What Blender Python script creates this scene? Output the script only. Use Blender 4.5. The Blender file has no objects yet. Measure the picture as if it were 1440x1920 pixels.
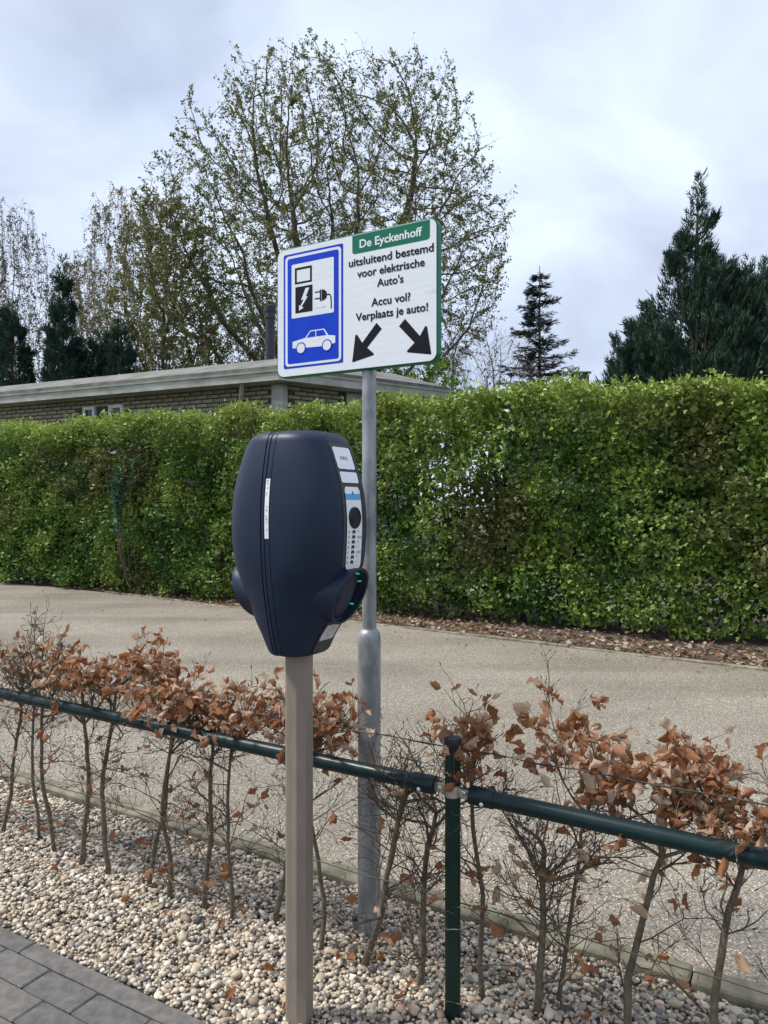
import bpy, math, random
import numpy as np
from mathutils import Vector, Matrix, Euler, noise

random.seed(7)
rng = np.random.default_rng(11)
SC = bpy.context.scene
COL = SC.collection
R = math.radians

# ------------------------------------------------------------------ camera
EYE = 1.40
cam_d = bpy.data.cameras.new('camera'); cam = bpy.data.objects.new('camera', cam_d); COL.objects.link(cam)
cam_d.sensor_fit = 'VERTICAL'; cam_d.sensor_height = 36.0; cam_d.lens = 26.0
cam_d.clip_start = 0.05; cam_d.clip_end = 3000
cam.location = (0, 0, EYE); cam.rotation_euler = (R(90 - 0.41), 0, 0)
SC.camera = cam
SC.render.resolution_x, SC.render.resolution_y = 768, 1024

# ------------------------------------------------------------------ sky, sun, exposure
SUN_DIR = Vector((-0.66, 0.02, 0.95)).normalized()
W = bpy.data.worlds.new('World'); SC.world = W; W.use_nodes = True
nt = W.node_tree; N = nt.nodes; L = nt.links; N.clear()
wo = N.new('ShaderNodeOutputWorld'); bg = N.new('ShaderNodeBackground'); L.new(bg.outputs[0], wo.inputs[0])
bg.inputs['Strength'].default_value = 0.1
sky = N.new('ShaderNodeTexSky'); sky.sky_type = 'NISHITA'; sky.sun_disc = False
sky.sun_elevation = math.asin(SUN_DIR.z); sky.sun_rotation = math.atan2(SUN_DIR.x, SUN_DIR.y)
tc = N.new('ShaderNodeTexCoord'); sep = N.new('ShaderNodeSeparateXYZ'); L.new(tc.outputs['Generated'], sep.inputs[0])
def math_node(op, a, b):
    m = N.new('ShaderNodeMath'); m.operation = op
    for i, q in enumerate((a, b)):
        if isinstance(q, (int, float)): m.inputs[i].default_value = q
        else: L.new(q, m.inputs[i])
    return m.outputs[0]
zz = math_node('ADD', math_node('ABSOLUTE', sep.outputs['Z'], 0), 0.32)
comb = N.new('ShaderNodeCombineXYZ')
L.new(math_node('DIVIDE', sep.outputs['X'], zz), comb.inputs[0]); L.new(math_node('DIVIDE', sep.outputs['Y'], zz), comb.inputs[1])
def wnoise(scale, detail, off, dist=0.4):
    mp = N.new('ShaderNodeMapping'); mp.inputs['Location'].default_value = off; L.new(comb.outputs[0], mp.inputs[0])
    n = N.new('ShaderNodeTexNoise'); n.inputs['Scale'].default_value = scale; n.inputs['Detail'].default_value = detail
    n.inputs['Roughness'].default_value = 0.5; n.inputs['Distortion'].default_value = dist; L.new(mp.outputs[0], n.inputs[0]); return n.outputs[0]
cl = N.new('ShaderNodeValToRGB'); L.new(wnoise(1.9, 4, (3.3, 1.2, 0), 0.6), cl.inputs[0])
e = cl.color_ramp.elements
e[0].position = 0.30; e[0].color = (4.6, 5.25, 6.7, 1)
e[1].position = 0.68; e[1].color = (7.4, 8.5, 9.9, 1)
m_ = cl.color_ramp.elements.new(0.5); m_.color = (6.1, 7.0, 8.7, 1)
gap = N.new('ShaderNodeValToRGB'); L.new(wnoise(0.9, 2, (7.1, 4.4, 0), 0.3), gap.inputs[0])
gap.color_ramp.elements[0].position = 0.25; gap.color_ramp.elements[0].color = (.72, .72, .72, 1)
gap.color_ramp.elements[1].position = 0.5; gap.color_ramp.elements[1].color = (1, 1, 1, 1)
mx = N.new('ShaderNodeMix'); mx.data_type = 'RGBA'
L.new(gap.outputs[0], mx.inputs['Factor']); L.new(sky.outputs[0], mx.inputs[6]); L.new(cl.outputs[0], mx.inputs[7])
L.new(mx.outputs[2], bg.inputs['Color'])
sun_d = bpy.data.lights.new('sun', 'SUN'); sun = bpy.data.objects.new('sun', sun_d); COL.objects.link(sun)
sun_d.energy = 3.7; sun_d.angle = R(10); sun_d.color = (1.0, 0.955, 0.89)
sun.rotation_euler = SUN_DIR.to_track_quat('Z', 'Y').to_euler()
vs = SC.view_settings; vs.view_transform = 'Standard'; vs.look = 'None'; vs.exposure = 0.36; vs.gamma = 1.0; vs.use_curve_mapping = False

# ------------------------------------------------------------------ frame: u runs along the fence, v away from the camera side
CU, SU = math.cos(R(-30)), math.sin(R(-30))
def U(u, v, z=0.0): return np.array((CU * u - SU * v, SU * u + CU * v, z))
UD = np.array((CU, SU, 0.0)); VD = np.array((-SU, CU, 0.0)); ZD = np.array((0, 0, 1.0))
ROTU = Matrix.Rotation(R(-30), 4, 'Z')

# ------------------------------------------------------------------ helpers
ORG = {}
def put(o, parent):
    COL.objects.link(o)
    if parent is not None: o.parent = parent
    return o
def org(o): return ORG[o.name] if o is not None else np.zeros(3)
def tag(o, label=None, cat=None, group=None, kind=None):
    if label: o['label'] = label
    if cat: o['category'] = cat
    if group: o['group'] = group
    if kind: o['kind'] = kind
    return o
def empty(name, loc, label=None, cat=None, group=None, kind=None):
    o = bpy.data.objects.new(name, None); COL.objects.link(o); o.location = tuple(loc); o.empty_display_size = 0.05
    ORG[o.name] = np.array(loc, float); return tag(o, label, cat, group, kind)
def mesh_np(name, V, faces, smooth=False, col=None):
    """faces: list of (k,n) int arrays of equal-sided polygons"""
    me = bpy.data.meshes.new(name)
    V = np.asarray(V, np.float32)
    if not isinstance(faces, list) or (len(faces) and not isinstance(faces[0], np.ndarray)):
        me.from_pydata([tuple(map(float, q)) for q in V], [], [tuple(map(int, q)) for q in faces])
    else:
        faces = [np.asarray(f, np.int32) for f in faces if len(f)]
        me.vertices.add(len(V)); me.vertices.foreach_set('co', V.ravel())
        nl = sum(f.size for f in faces); npol = sum(len(f) for f in faces)
        me.loops.add(nl); me.loops.foreach_set('vertex_index', np.concatenate([f.ravel() for f in faces]))
        me.polygons.add(npol)
        tot = np.concatenate([np.full(len(f), f.shape[1], np.int32) for f in faces])
        st = np.concatenate(([0], np.cumsum(tot)[:-1])).astype(np.int32)
        me.polygons.foreach_set('loop_start', st)
        me.update(calc_edges=True)
    if smooth: me.polygons.foreach_set('use_smooth', [True] * len(me.polygons))
    if col is not None:
        a = me.color_attributes.new('Col', 'FLOAT_COLOR', 'POINT')
        c = np.ones((len(V), 4), np.float32); c[:, :3] = col; a.data.foreach_set('color', c.ravel())
    me.validate()
    return me
def obj(name, V, F, mat, parent=None, smooth=False, col=None, kind=None):
    V = np.asarray(V, float) - org(parent)
    me = mesh_np(name, V, F, smooth, col); me.materials.append(mat)
    o = bpy.data.objects.new(name, me); put(o, parent); ORG[o.name] = org(parent)
    if kind: o['kind'] = kind
    return o
def inst(name, me, mtx, parent):
    o = bpy.data.objects.new(name, me); put(o, parent)
    o.matrix_basis = Matrix.Translation(tuple(-org(parent))) @ mtx
    return o

class MB:
    def __init__(s): s.v = []; s.f = []
    def add(s, V, F):
        b = len(s.v); s.v += [tuple(map(float, q)) for q in V]; s.f += [tuple(int(i) + b for i in f) for f in F]; return s
    def box(s, o, ax, ay, az, sx, sy, sz, bev=0.0):
        """box centred at o with unit axes and full sizes, chamfered edges"""
        o = np.array(o, float); h = np.array((sx, sy, sz)) / 2
        if bev <= 0:
            V = [o + ax * (h[0] * i) + ay * (h[1] * j) + az * (h[2] * k) for k in (-1, 1) for j in (-1, 1) for i in (-1, 1)]
            return s.add(V, [(0, 2, 3, 1), (4, 5, 7, 6), (0, 1, 5, 4), (2, 6, 7, 3), (0, 4, 6, 2), (1, 3, 7, 5)])
        V = []; ring = []
        for k, zz_ in ((-1, h[2]), (-1, h[2] - bev), (1, h[2] - bev), (1, h[2])):
            pass
        oct_ = lambda b: [(h[0] - b, -h[1] + 0), ] 
        def ringpts(inset, z):
            hx, hy = h[0] - inset, h[1] - inset; c = bev
            return [o + ax * x + ay * y + az * z for x, y in ((hx - c, -hy), (hx, -hy + c), (hx, hy - c), (hx - c, hy), (-hx + c, hy), (-hx, hy - c), (-hx, -hy + c), (-hx + c, -hy))]
        V = ringpts(bev, -h[2]) + ringpts(0, -h[2] + bev) + ringpts(0, h[2] - bev) + ringpts(bev, h[2])
        F = [tuple(range(7, -1, -1)), tuple(range(24, 32))]
        for r in range(3):
            for i in range(8): j = (i + 1) % 8; F.append((r * 8 + i, r * 8 + j, r * 8 + 8 + j, r * 8 + 8 + i))
        return s.add(V, F)
    def tube(s, P, rad, n=6, cap=True):
        P = np.asarray(P, float); k = len(P)
        rad = np.broadcast_to(np.asarray(rad, float), (k,))
        T = np.gradient(P, axis=0); T /= np.linalg.norm(T, axis=1)[:, None] + 1e-12
        ref = np.array((0.31, 0.17, 0.93)) if abs(T[0] @ np.array((0.31, 0.17, 0.93))) < 0.9 else np.array((0.93, 0.2, 0.31))
        V = []
        a = np.cross(T[0], ref); a /= np.linalg.norm(a)
        ang = np.arange(n) * 2 * math.pi / n
        for i in range(k):
            a = a - T[i] * (a @ T[i]); a /= np.linalg.norm(a) + 1e-12; b = np.cross(T[i], a)
            V.append(P[i] + rad[i] * (np.cos(ang)[:, None] * a + np.sin(ang)[:, None] * b))
        V = np.concatenate(V); F = []
        for i in range(k - 1):
            for j in range(n): q = (j + 1) % n; F.append((i * n + j, i * n + q, i * n + n + q, i * n + n + j))
        if cap: F += [tuple(range(n - 1, -1, -1)), tuple((k - 1) * n + j for j in range(n))]
        return s.add(V, F)
    def lathe(s, o, axis, prof, n=24, a=None):
        """prof: (radius, along-axis) pairs"""
        o = np.array(o, float); axis = np.array(axis, float); axis /= np.linalg.norm(axis)
        a = np.cross(axis, (0.3, 0.2, 0.93) if abs(axis[2]) < 0.9 else (1, 0, 0)); a /= np.linalg.norm(a); b = np.cross(axis, a)
        ang = np.arange(n) * 2 * math.pi / n; ringv = np.cos(ang)[:, None] * a + np.sin(ang)[:, None] * b
        V = np.concatenate([o + axis * h + ringv * r for r, h in prof]); F = []
        for i in range(len(prof) - 1):
            for j in range(n): q = (j + 1) % n; F.append((i * n + j, i * n + q, i * n + n + q, i * n + n + j))
        F += [tuple(range(n - 1, -1, -1)), tuple((len(prof) - 1) * n + j for j in range(n))]
        return s.add(V, F)
    def build(s, name, mat, parent=None, smooth=False, kind=None):
        return obj(name, s.v, s.f, mat, parent, smooth, None, kind)

def smooth_by_angle(o, deg=35):
    me = o.data; me.polygons.foreach_set('use_smooth', [True] * len(me.polygons)); me.set_sharp_from_angle(angle=R(deg))
    return o

def scatter(T, F, M, P, C=None):
    """template verts T (k,3), faces F (m,n); rotations*scale M (N,3,3), places P (N,3), colours C (N,3) -> V, faces, col"""
    k = len(T); n = len(P)
    V = np.einsum('nij,kj->nki', M, T) + P[:, None, :]
    FF = (np.asarray(F, np.int32)[None] + (np.arange(n, dtype=np.int32) * k)[:, None, None]).reshape(-1, len(F[0]))
    col = None if C is None else np.repeat(C, k, axis=0)
    return V.reshape(-1, 3), FF, col
def rand_rot(n, r=rng):
    q = r.normal(size=(n, 4)); q /= np.linalg.norm(q, axis=1)[:, None]; w, x, y, z = q.T
    return np.stack([np.stack([1 - 2 * (y * y + z * z), 2 * (x * y - z * w), 2 * (x * z + y * w)], -1),
                     np.stack([2 * (x * y + z * w), 1 - 2 * (x * x + z * z), 2 * (y * z - x * w)], -1),
                     np.stack([2 * (x * z - y * w), 2 * (y * z + x * w), 1 - 2 * (x * x + y * y)], -1)], 1)
def frames(D, roll):
    """matrices whose Y column is D"""
    D = D / (np.linalg.norm(D, axis=1)[:, None] + 1e-9)
    h = np.where(np.abs(D[:, 2:3]) < 0.95, np.array([[0, 0, 1.0]]), np.array([[1.0, 0, 0]]))
    X = np.cross(D, h); X /= np.linalg.norm(X, axis=1)[:, None]; Z = np.cross(X, D)
    c, s = np.cos(roll)[:, None], np.sin(roll)[:, None]
    X2 = X * c + Z * s; Z2 = Z * c - X * s
    return np.stack([X2, D, Z2], -1)

# ------------------------------------------------------------------ materials
def new_mat(name):
    m = bpy.data.materials.new(name); m.use_nodes = True; nt = m.node_tree
    return m, nt.nodes, nt.links, nt.nodes['Principled BSDF']
def ramp_node(N, stops):
    r = N.new('ShaderNodeValToRGB'); el = r.color_ramp.elements
    while len(el) > 1: el.remove(el[-1])
    el[0].position, el[0].color = stops[0][0], (*stops[0][1], 1)
    for p, c in stops[1:]: q = el.new(p); q.color = (*c, 1)
    return r
def mat(name, c1, c2=None, rough=0.6, scale=8.0, detail=6, bump=0.0, bscale=None, metal=0.0, spec=0.4, bdist=0.004, pos=(0.35, 0.65), obj_rand=None, stretch=None, coat=0):
    m, N, L, B = new_mat(name)
    B.inputs['Roughness'].default_value = rough; B.inputs['Metallic'].default_value = metal; B.inputs['Specular IOR Level'].default_value = spec
    if coat: B.inputs['Coat Weight'].default_value = coat; B.inputs['Coat Roughness'].default_value = 0.15
    tc = N.new('ShaderNodeTexCoord'); vec = tc.outputs['Object']
    if stretch:
        mp = N.new('ShaderNodeMapping'); mp.inputs['Scale'].default_value = stretch; L.new(vec, mp.inputs[0]); vec = mp.outputs[0]
    out = None
    if c2 is None: B.inputs['Base Color'].default_value = (*c1, 1)
    else:
        n = N.new('ShaderNodeTexNoise'); n.inputs['Scale'].default_value = scale; n.inputs['Detail'].default_value = detail; n.inputs['Roughness'].default_value = 0.6; L.new(vec, n.inputs[0])
        r = ramp_node(N, [(pos[0], c1), (pos[1], c2)]); L.new(n.outputs[0], r.inputs[0]); out = r.outputs[0]
        rr = N.new('ShaderNodeMapRange'); rr.inputs[3].default_value = max(0, rough - .08); rr.inputs[4].default_value = min(1, rough + .08); L.new(n.outputs[0], rr.inputs[0]); L.new(rr.outputs[0], B.inputs['Roughness'])
    if obj_rand:
        oi = N.new('ShaderNodeObjectInfo'); r2 = ramp_node(N, obj_rand); L.new(oi.outputs['Random'], r2.inputs[0])
        if out is None: out = r2.outputs[0]
        else:
            mm = N.new('ShaderNodeMix'); mm.data_type = 'RGBA'; mm.blend_type = 'MULTIPLY'; mm.inputs['Factor'].default_value = 1
            L.new(out, mm.inputs[6]); L.new(r2.outputs[0], mm.inputs[7]); out = mm.outputs[2]
    if out is not None: L.new(out, B.inputs['Base Color'])
    if bump:
        n2 = N.new('ShaderNodeTexNoise'); n2.inputs['Scale'].default_value = bscale or scale * 4; n2.inputs['Detail'].default_value = 5; L.new(vec, n2.inputs[0])
        b = N.new('ShaderNodeBump'); b.inputs['Strength'].default_value = bump; b.inputs['Distance'].default_value = bdist; L.new(n2.outputs[0], b.inputs['Height']); L.new(b.outputs[0], B.inputs['Normal'])
    return m
def leaf_mat(name, transl=0.35, rough=0.5, rand=None, veins=False, spec=0.3):
    """leaf colour from the per-leaf attribute, or from the object's random number"""
    m, N, L, B = new_mat(name); B.inputs['Roughness'].default_value = rough; B.inputs['Specular IOR Level'].default_value = spec
    if rand:
        oi = N.new('ShaderNodeObjectInfo'); r = ramp_node(N, rand); L.new(oi.outputs['Random'], r.inputs[0]); c = r.outputs[0]
        tc = N.new('ShaderNodeTexCoord'); n = N.new('ShaderNodeTexNoise'); n.inputs['Scale'].default_value = 60; n.inputs['Detail'].default_value = 4; L.new(tc.outputs['Object'], n.inputs[0])
        r3 = ramp_node(N, [(0.3, (.72, .68, .65)), (0.7, (1.15, 1.1, 1.05))]); L.new(n.outputs[0], r3.inputs[0])
        mm = N.new('ShaderNodeMix'); mm.data_type = 'RGBA'; mm.blend_type = 'MULTIPLY'; mm.inputs['Factor'].default_value = 1; L.new(c, mm.inputs[6]); L.new(r3.outputs[0], mm.inputs[7]); c = mm.outputs[2]
        if veins:
            w = N.new('ShaderNodeTexWave'); w.wave_type = 'BANDS'; w.bands_direction = 'Y'; w.inputs['Scale'].default_value = 38; w.inputs['Distortion'].default_value = 2; L.new(tc.outputs['Object'], w.inputs[0])
            b = N.new('ShaderNodeBump'); b.inputs['Strength'].default_value = 0.5; b.inputs['Distance'].default_value = 0.002; L.new(w.outputs['Fac'], b.inputs['Height']); L.new(b.outputs[0], B.inputs['Normal'])
    else:
        a = N.new('ShaderNodeAttribute'); a.attribute_name = 'Col'; c = a.outputs['Color']
    L.new(c, B.inputs['Base Color'])
    t = N.new('ShaderNodeBsdfTranslucent'); L.new(c, t.inputs[0])
    mix = N.new('ShaderNodeMixShader'); mix.inputs[0].default_value = transl
    L.new(B.outputs[0], mix.inputs[1]); L.new(t.outputs[0], mix.inputs[2]); L.new(mix.outputs[0], N['Material Output'].inputs[0])
    return m
def col_mat(name, rough=0.6, nscale=90, bump=0.15):
    m, N, L, B = new_mat(name); B.inputs['Roughness'].default_value = rough; B.inputs['Specular IOR Level'].default_value = 0.35
    a = N.new('ShaderNodeAttribute'); a.attribute_name = 'Col'
    tc = N.new('ShaderNodeTexCoord'); n = N.new('ShaderNodeTexNoise'); n.inputs['Scale'].default_value = nscale; n.inputs['Detail'].default_value = 4; L.new(tc.outputs['Object'], n.inputs[0])
    r = ramp_node(N, [(0.3, (.8, .8, .8)), (0.7, (1.12, 1.12, 1.12))]); L.new(n.outputs[0], r.inputs[0])
    mm = N.new('ShaderNodeMix'); mm.data_type = 'RGBA'; mm.blend_type = 'MULTIPLY'; mm.inputs['Factor'].default_value = 1; L.new(a.outputs['Color'], mm.inputs[6]); L.new(r.outputs[0], mm.inputs[7]); L.new(mm.outputs[2], B.inputs['Base Color'])
    b = N.new('ShaderNodeBump'); b.inputs['Strength'].default_value = bump; b.inputs['Distance'].default_value = 0.002; L.new(n.outputs[0], b.inputs['Height']); L.new(b.outputs[0], B.inputs['Normal'])
    return m

# exposed-aggregate road: pale stones of a centimetre set in grey binder
def road_material():
    m, N, L, B = new_mat('exposed_aggregate'); B.inputs['Roughness'].default_value = 0.8; B.inputs['Specular IOR Level'].default_value = 0.3
    tc = N.new('ShaderNodeTexCoord')
    wn = N.new('ShaderNodeTexNoise'); wn.inputs['Scale'].default_value = 40; wn.inputs['Detail'].default_value = 3; L.new(tc.outputs['Object'], wn.inputs[0])
    ad = N.new('ShaderNodeVectorMath'); ad.operation = 'MULTIPLY_ADD'; ad.inputs[1].default_value = (.014, .014, .014); L.new(wn.outputs['Color'], ad.inputs[0]); L.new(tc.outputs['Object'], ad.inputs[2])
    v1 = N.new('ShaderNodeTexVoronoi'); v1.inputs['Scale'].default_value = 100; L.new(ad.outputs[0], v1.inputs[0])
    v2 = N.new('ShaderNodeTexVoronoi'); v2.inputs['Scale'].default_value = 170; L.new(ad.outputs[0], v2.inputs[0])
    s1 = N.new('ShaderNodeSeparateColor'); L.new(v1.outputs['Color'], s1.inputs[0])
    st = ramp_node(N, [(0.0, (.12, .108, .092)), (0.3, (.20, .195, .165)), (0.55, (.27, .25, .215)), (0.8, (.38, .35, .30)), (1.0, (.66, .63, .57))]); L.new(s1.outputs[0], st.inputs[0])
    s2 = N.new('ShaderNodeSeparateColor'); L.new(v2.outputs['Color'], s2.inputs[0])
    fi = ramp_node(N, [(0.0, (.13, .115, .10)), (0.5, (.21, .19, .16)), (1.0, (.38, .35, .30))]); L.new(s2.outputs[0], fi.inputs[0])
    mask = ramp_node(N, [(0.30, (1, 1, 1)), (0.46, (0, 0, 0))]); L.new(v1.outputs['Distance'], mask.inputs[0])
    mx = N.new('ShaderNodeMix'); mx.data_type = 'RGBA'; L.new(mask.outputs[0], mx.inputs['Factor']); L.new(fi.outputs[0], mx.inputs[6]); L.new(st.outputs[0], mx.inputs[7])
    big = N.new('ShaderNodeTexNoise'); big.inputs['Scale'].default_value = 0.9; big.inputs['Detail'].default_value = 6; L.new(tc.outputs['Object'], big.inputs[0])
    br = ramp_node(N, [(0.3, (.83, .80, .75)), (0.68, (1.12, 1.085, 1.03))]); L.new(big.outputs[0], br.inputs[0])
    mm = N.new('ShaderNodeMix'); mm.data_type = 'RGBA'; mm.blend_type = 'MULTIPLY'; mm.inputs['Factor'].default_value = 1; L.new(mx.outputs[2], mm.inputs[6]); L.new(br.outputs[0], mm.inputs[7])
    mp = N.new('ShaderNodeMapping'); mp.inputs['Rotation'].default_value = (0, 0, R(30)); mp.inputs['Scale'].default_value = (.16, 1.3, 1); L.new(tc.outputs['Object'], mp.inputs[0])
    wear = N.new('ShaderNodeTexNoise'); wear.inputs['Scale'].default_value = 1.0; wear.inputs['Detail'].default_value = 5; wear.inputs['Distortion'].default_value = .4; L.new(mp.outputs[0], wear.inputs[0])
    wr = ramp_node(N, [(0.32, (.78, .76, .73)), (0.52, (1, 1, 1)), (0.72, (1.12, 1.11, 1.09))]); L.new(wear.outputs[0], wr.inputs[0])
    m2 = N.new('ShaderNodeMix'); m2.data_type = 'RGBA'; m2.blend_type = 'MULTIPLY'; m2.inputs['Factor'].default_value = 1; L.new(mm.outputs[2], m2.inputs[6]); L.new(wr.outputs[0], m2.inputs[7])
    L.new(m2.outputs[2], B.inputs['Base Color'])
    inv = N.new('ShaderNodeMath'); inv.operation = 'SUBTRACT'; inv.inputs[0].default_value = 1; L.new(v1.outputs['Distance'], inv.inputs[1])
    b = N.new('ShaderNodeBump'); b.inputs['Strength'].default_value = 0.9; b.inputs['Distance'].default_value = 0.006; L.new(inv.outputs[0], b.inputs['Height']); L.new(b.outputs[0], B.inputs['Normal'])
    return m

M = {}
M['road'] = road_material()
M['ground'] = mat('rough_grass_soil', (.05, .07, .025), (.11, .10, .06), 0.9, 1.5, bump=.5, bscale=30, bdist=.02)
M['soil'] = mat('dark_soil', (.055, .04, .03), (.13, .10, .075), 0.95, 14, bump=.8, bscale=60, bdist=.01)
M['grit'] = mat('gravel_bedding', (.14, .118, .095), (.26, .22, .175), 0.95, 60, bump=.8, bscale=200, bdist=.004)
M['pebble'] = col_mat('river_pebble', 0.62)
M['paver'] = mat('concrete_paver', (.085, .080, .076), (.15, .142, .132), 0.85, 26, bump=.45, bscale=340, bdist=.002, obj_rand=[(0, (.82, .82, .84)), (.5, (1, 1, 1)), (1, (1.12, 1.1, 1.05))])
M['joint'] = mat('joint_sand', (.05, .042, .032), (.11, .092, .07), 0.95, 80, bump=.6, bscale=300)
M['kerb'] = mat('mossy_concrete', (.10, .095, .062), (.28, .25, .19), 0.9, 9, bump=.9, bscale=120, bdist=.003, obj_rand=[(0, (.85, .86, .82)), (1, (1.08, 1.06, 1.03))])
M['galv'] = mat('galvanised_steel', (.20, .21, .222), (.37, .385, .40), 0.5, 22, detail=3, metal=0.55, spec=.5, bump=.08, bscale=60, stretch=(1, 1, .45))
M['alu'] = mat('weathered_post', (.235, .195, .16), (.275, .232, .192), 0.5, 18, metal=0.25, spec=.4, stretch=(1, 1, .5), bump=.05)
M['green_rail'] = mat('green_coated_steel', (.003, .015, .017), (.005, .020, .022), 0.36, 30, spec=.25, bump=.05, bscale=90, coat=.06)
M['green_post'] = mat('green_coated_post', (.003, .018, .013), (.006, .026, .019), 0.42, 30, spec=.3, bump=.06, bscale=80)
M['cap'] = mat('black_plastic_cap', (.010, .012, .019), (.016, .018, .027), 0.5, 30, spec=.3)
M['steel'] = mat('bright_steel', (.45, .44, .42), (.6, .58, .55), 0.35, 40, metal=.9)
M['wire'] = mat('dark_wire', (.03, .035, .03), (.06, .055, .045), 0.6, 60)
M['shell'] = mat('charger_plastic', (.0105, .0185, .042), (.0135, .0225, .048), 0.45, 5, detail=2, spec=.26, bump=.06, bscale=900, bdist=.0006)
M['seamdark'] = mat('seam_shadow_gap', (.006, .006, .008), None, 0.7)
M['frame'] = mat('panel_surround', (.035, .04, .05), (.042, .047, .058), 0.55, 20, spec=.35)
M['white'] = mat('white_label', (.74, .76, .80), (.80, .81, .83), 0.4, 30)
M['offwhite'] = mat('aged_sticker', (.50, .51, .53), (.62, .63, .64), 0.5, 50)
M['sky_blue'] = mat('light_blue_print', (.09, .33, .62), None, 0.45)
M['black'] = mat('black_print', (.012, .012, .016), None, 0.5)
M['grey_print'] = mat('grey_print', (.22, .22, .24), None, 0.5)
M['sign_white'] = mat('reflective_white_sheeting', (.70, .73, .78), (.77, .79, .83), 0.4, 14, spec=.25, bump=.12, bscale=25, stretch=(1, 1, 12), bdist=.0008)
M['sign_blue'] = mat('reflective_blue_sheeting', (.006, .045, .50), (.009, .055, .55), 0.4, 12, spec=.15)
M['sign_green'] = mat('sign_green', (.004, .13, .075), (.006, .155, .09), 0.42, 12, spec=.2)
M['sign_black'] = mat('sign_black', (.006, .006, .010), (.009, .009, .014), 0.45, 12, spec=.15)
M['sock'] = mat('socket_black', (.006, .006, .012), None, 0.35)
M['bark'] = mat('beech_bark', (.075, .064, .040), (.17, .135, .098), 0.85, 55, bump=.6, bscale=240, bdist=.002)
M['twig'] = mat('beech_twig', (.065, .045, .032), (.13, .095, .068), 0.75, 80)
M['beech'] = leaf_mat('dry_beech_leaf', .38, .5, [(0, (.36, .15, .065)), (.2, (.50, .25, .12)), (.4, (.32, .125, .055)), (.6, (.56, .33, .19)), (.8, (.66, .47, .33)), (1, (.76, .62, .49))], veins=True, spec=.35)
M['leaf'] = leaf_mat('green_leaf', .24, .48)
M['conifer'] = leaf_mat('conifer_spray', .12, .65)
M['litter'] = leaf_mat('dry_litter', .15, .7)
M['tbark'] = mat('tree_bark', (.05, .042, .032), (.115, .095, .07), 0.9, 6, bump=.5, bscale=30, bdist=.02)
M['birchbark'] = mat('birch_bark', (.16, .14, .12), (.42, .40, .37), 0.8, 3, stretch=(1, 1, 4))
M['brick'] = mat('pale_brick', (.25, .235, .17), (.36, .335, .25), 0.85, 18, bump=.4, bscale=80, obj_rand=[(0, (.78, .78, .78)), (.5, (1, 1, 1)), (1, (1.12, 1.1, 1.05))])
M['mortar'] = mat('dark_mortar', (.06, .055, .043), (.09, .083, .066), 0.95, 20)
M['fascia'] = mat('weathered_white_fascia', (.27, .27, .225), (.46, .46, .41), 0.65, 2.0, bump=.1, stretch=(1, 1, 3))
M['felt'] = mat('roofing_felt', (.12, .12, .11), (.20, .20, .185), 0.9, 2.2, bump=.3, bscale=60)
M['felt_edge'] = mat('mossy_roof_edge', (.07, .07, .055), (.17, .165, .14), 0.9, 3.5, bump=.4, bscale=30)
M['paint'] = mat('white_window_paint', (.62, .62, .58), (.72, .72, .69), 0.5, 10)
M['glass'] = mat('dark_window_glass', (.02, .025, .03), None, 0.08, spec=.6)
M['pipe'] = mat('dark_flue', (.022, .018, .03), (.035, .03, .045), 0.45, 6)
M['roof2'] = mat('grey_roof_tiles', (.07, .075, .08), (.13, .135, .135), 0.85, 4, bump=.4, bscale=20)
M['brick2'] = mat('grey_chimney_brick', (.06, .06, .06), (.11, .105, .10), 0.9, 10)
m, N_, L_, B_ = new_mat('green_led'); B_.inputs['Base Color'].default_value = (.02, .5, .25, 1); B_.inputs['Emission Color'].default_value = (.02, .75, .36, 1); B_.inputs['Emission Strength'].default_value = 0.4; M['led'] = m  # glow stands in for LED light reflected inside the plug holders

# ================================================================== SETTING
def sheet(name, pts, z, m, label=None):
    o = obj(name, [(*p[:2], z) for p in pts], [tuple(range(len(pts)))], m); o['kind'] = 'structure'
    if label: o['label'] = label
    return o
sheet('ground', [(-1500, -1500), (1500, -1500), (1500, 1500), (-1500, 1500)], -0.03, M['ground'])
def far_kerb_v(u): return min(8.35, 7.06 - 0.115 * u)
us = list(np.linspace(-12, 14, 14))
sheet('road', [U(-70, 2.385), U(45, 2.385), U(45, far_kerb_v(14))] + [U(u, far_kerb_v(u)) for u in us[::-1]] + [U(-70, 8.35)], -0.006, M['road'])
sheet('soil_strip', [U(u, far_kerb_v(u) + .05) for u in us] + [U(14, 10.6), U(-70, 10.6), U(-70, 8.38)], -0.004, M['soil'])
sheet('yard', [U(-40, 10.6), U(14, 10.6), U(14, 12.4), U(-40, 12.4)], -0.010, M['paver'])

# pavement of concrete bricks at the camera's feet
pav = obj('pavement', [U(-4.2, .2, -.012), U(1.5, .2, -.012), U(1.5, 1.49, -.012), U(-4.2, 1.49, -.012)], [(0, 1, 2, 3)], M['joint']); pav['kind'] = 'structure'; ORG[pav.name] = np.zeros(3)
def paver_mesh(sx, sy, seed):
    mb = MB().box((0, 0, -.035), np.array((1., 0, 0)), np.array((0, 1., 0)), ZD, sx, sy, .07, .004)
    me = mesh_np('paver', mb.v, mb.f); me.materials.append(M['paver']); return me
pm = paver_mesh(.2125, .0965, 1)
pe = paver_mesh(.996, .0595, 2)
pr = random.Random(3)
for r_ in range(6):
    v = 1.428 - .05 - r_ * .1
    for i in range(-17, 4):
        u = i * .215 + (r_ % 2) * .1075 + .056
        o = inst('paver', pm, Matrix.Translation(tuple(U(u, v, pr.uniform(-.0015, .0015)))) @ ROTU @ Euler((pr.gauss(0, .006), pr.gauss(0, .006), pr.gauss(0, .006))).to_matrix().to_4x4(), pav)
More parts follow.
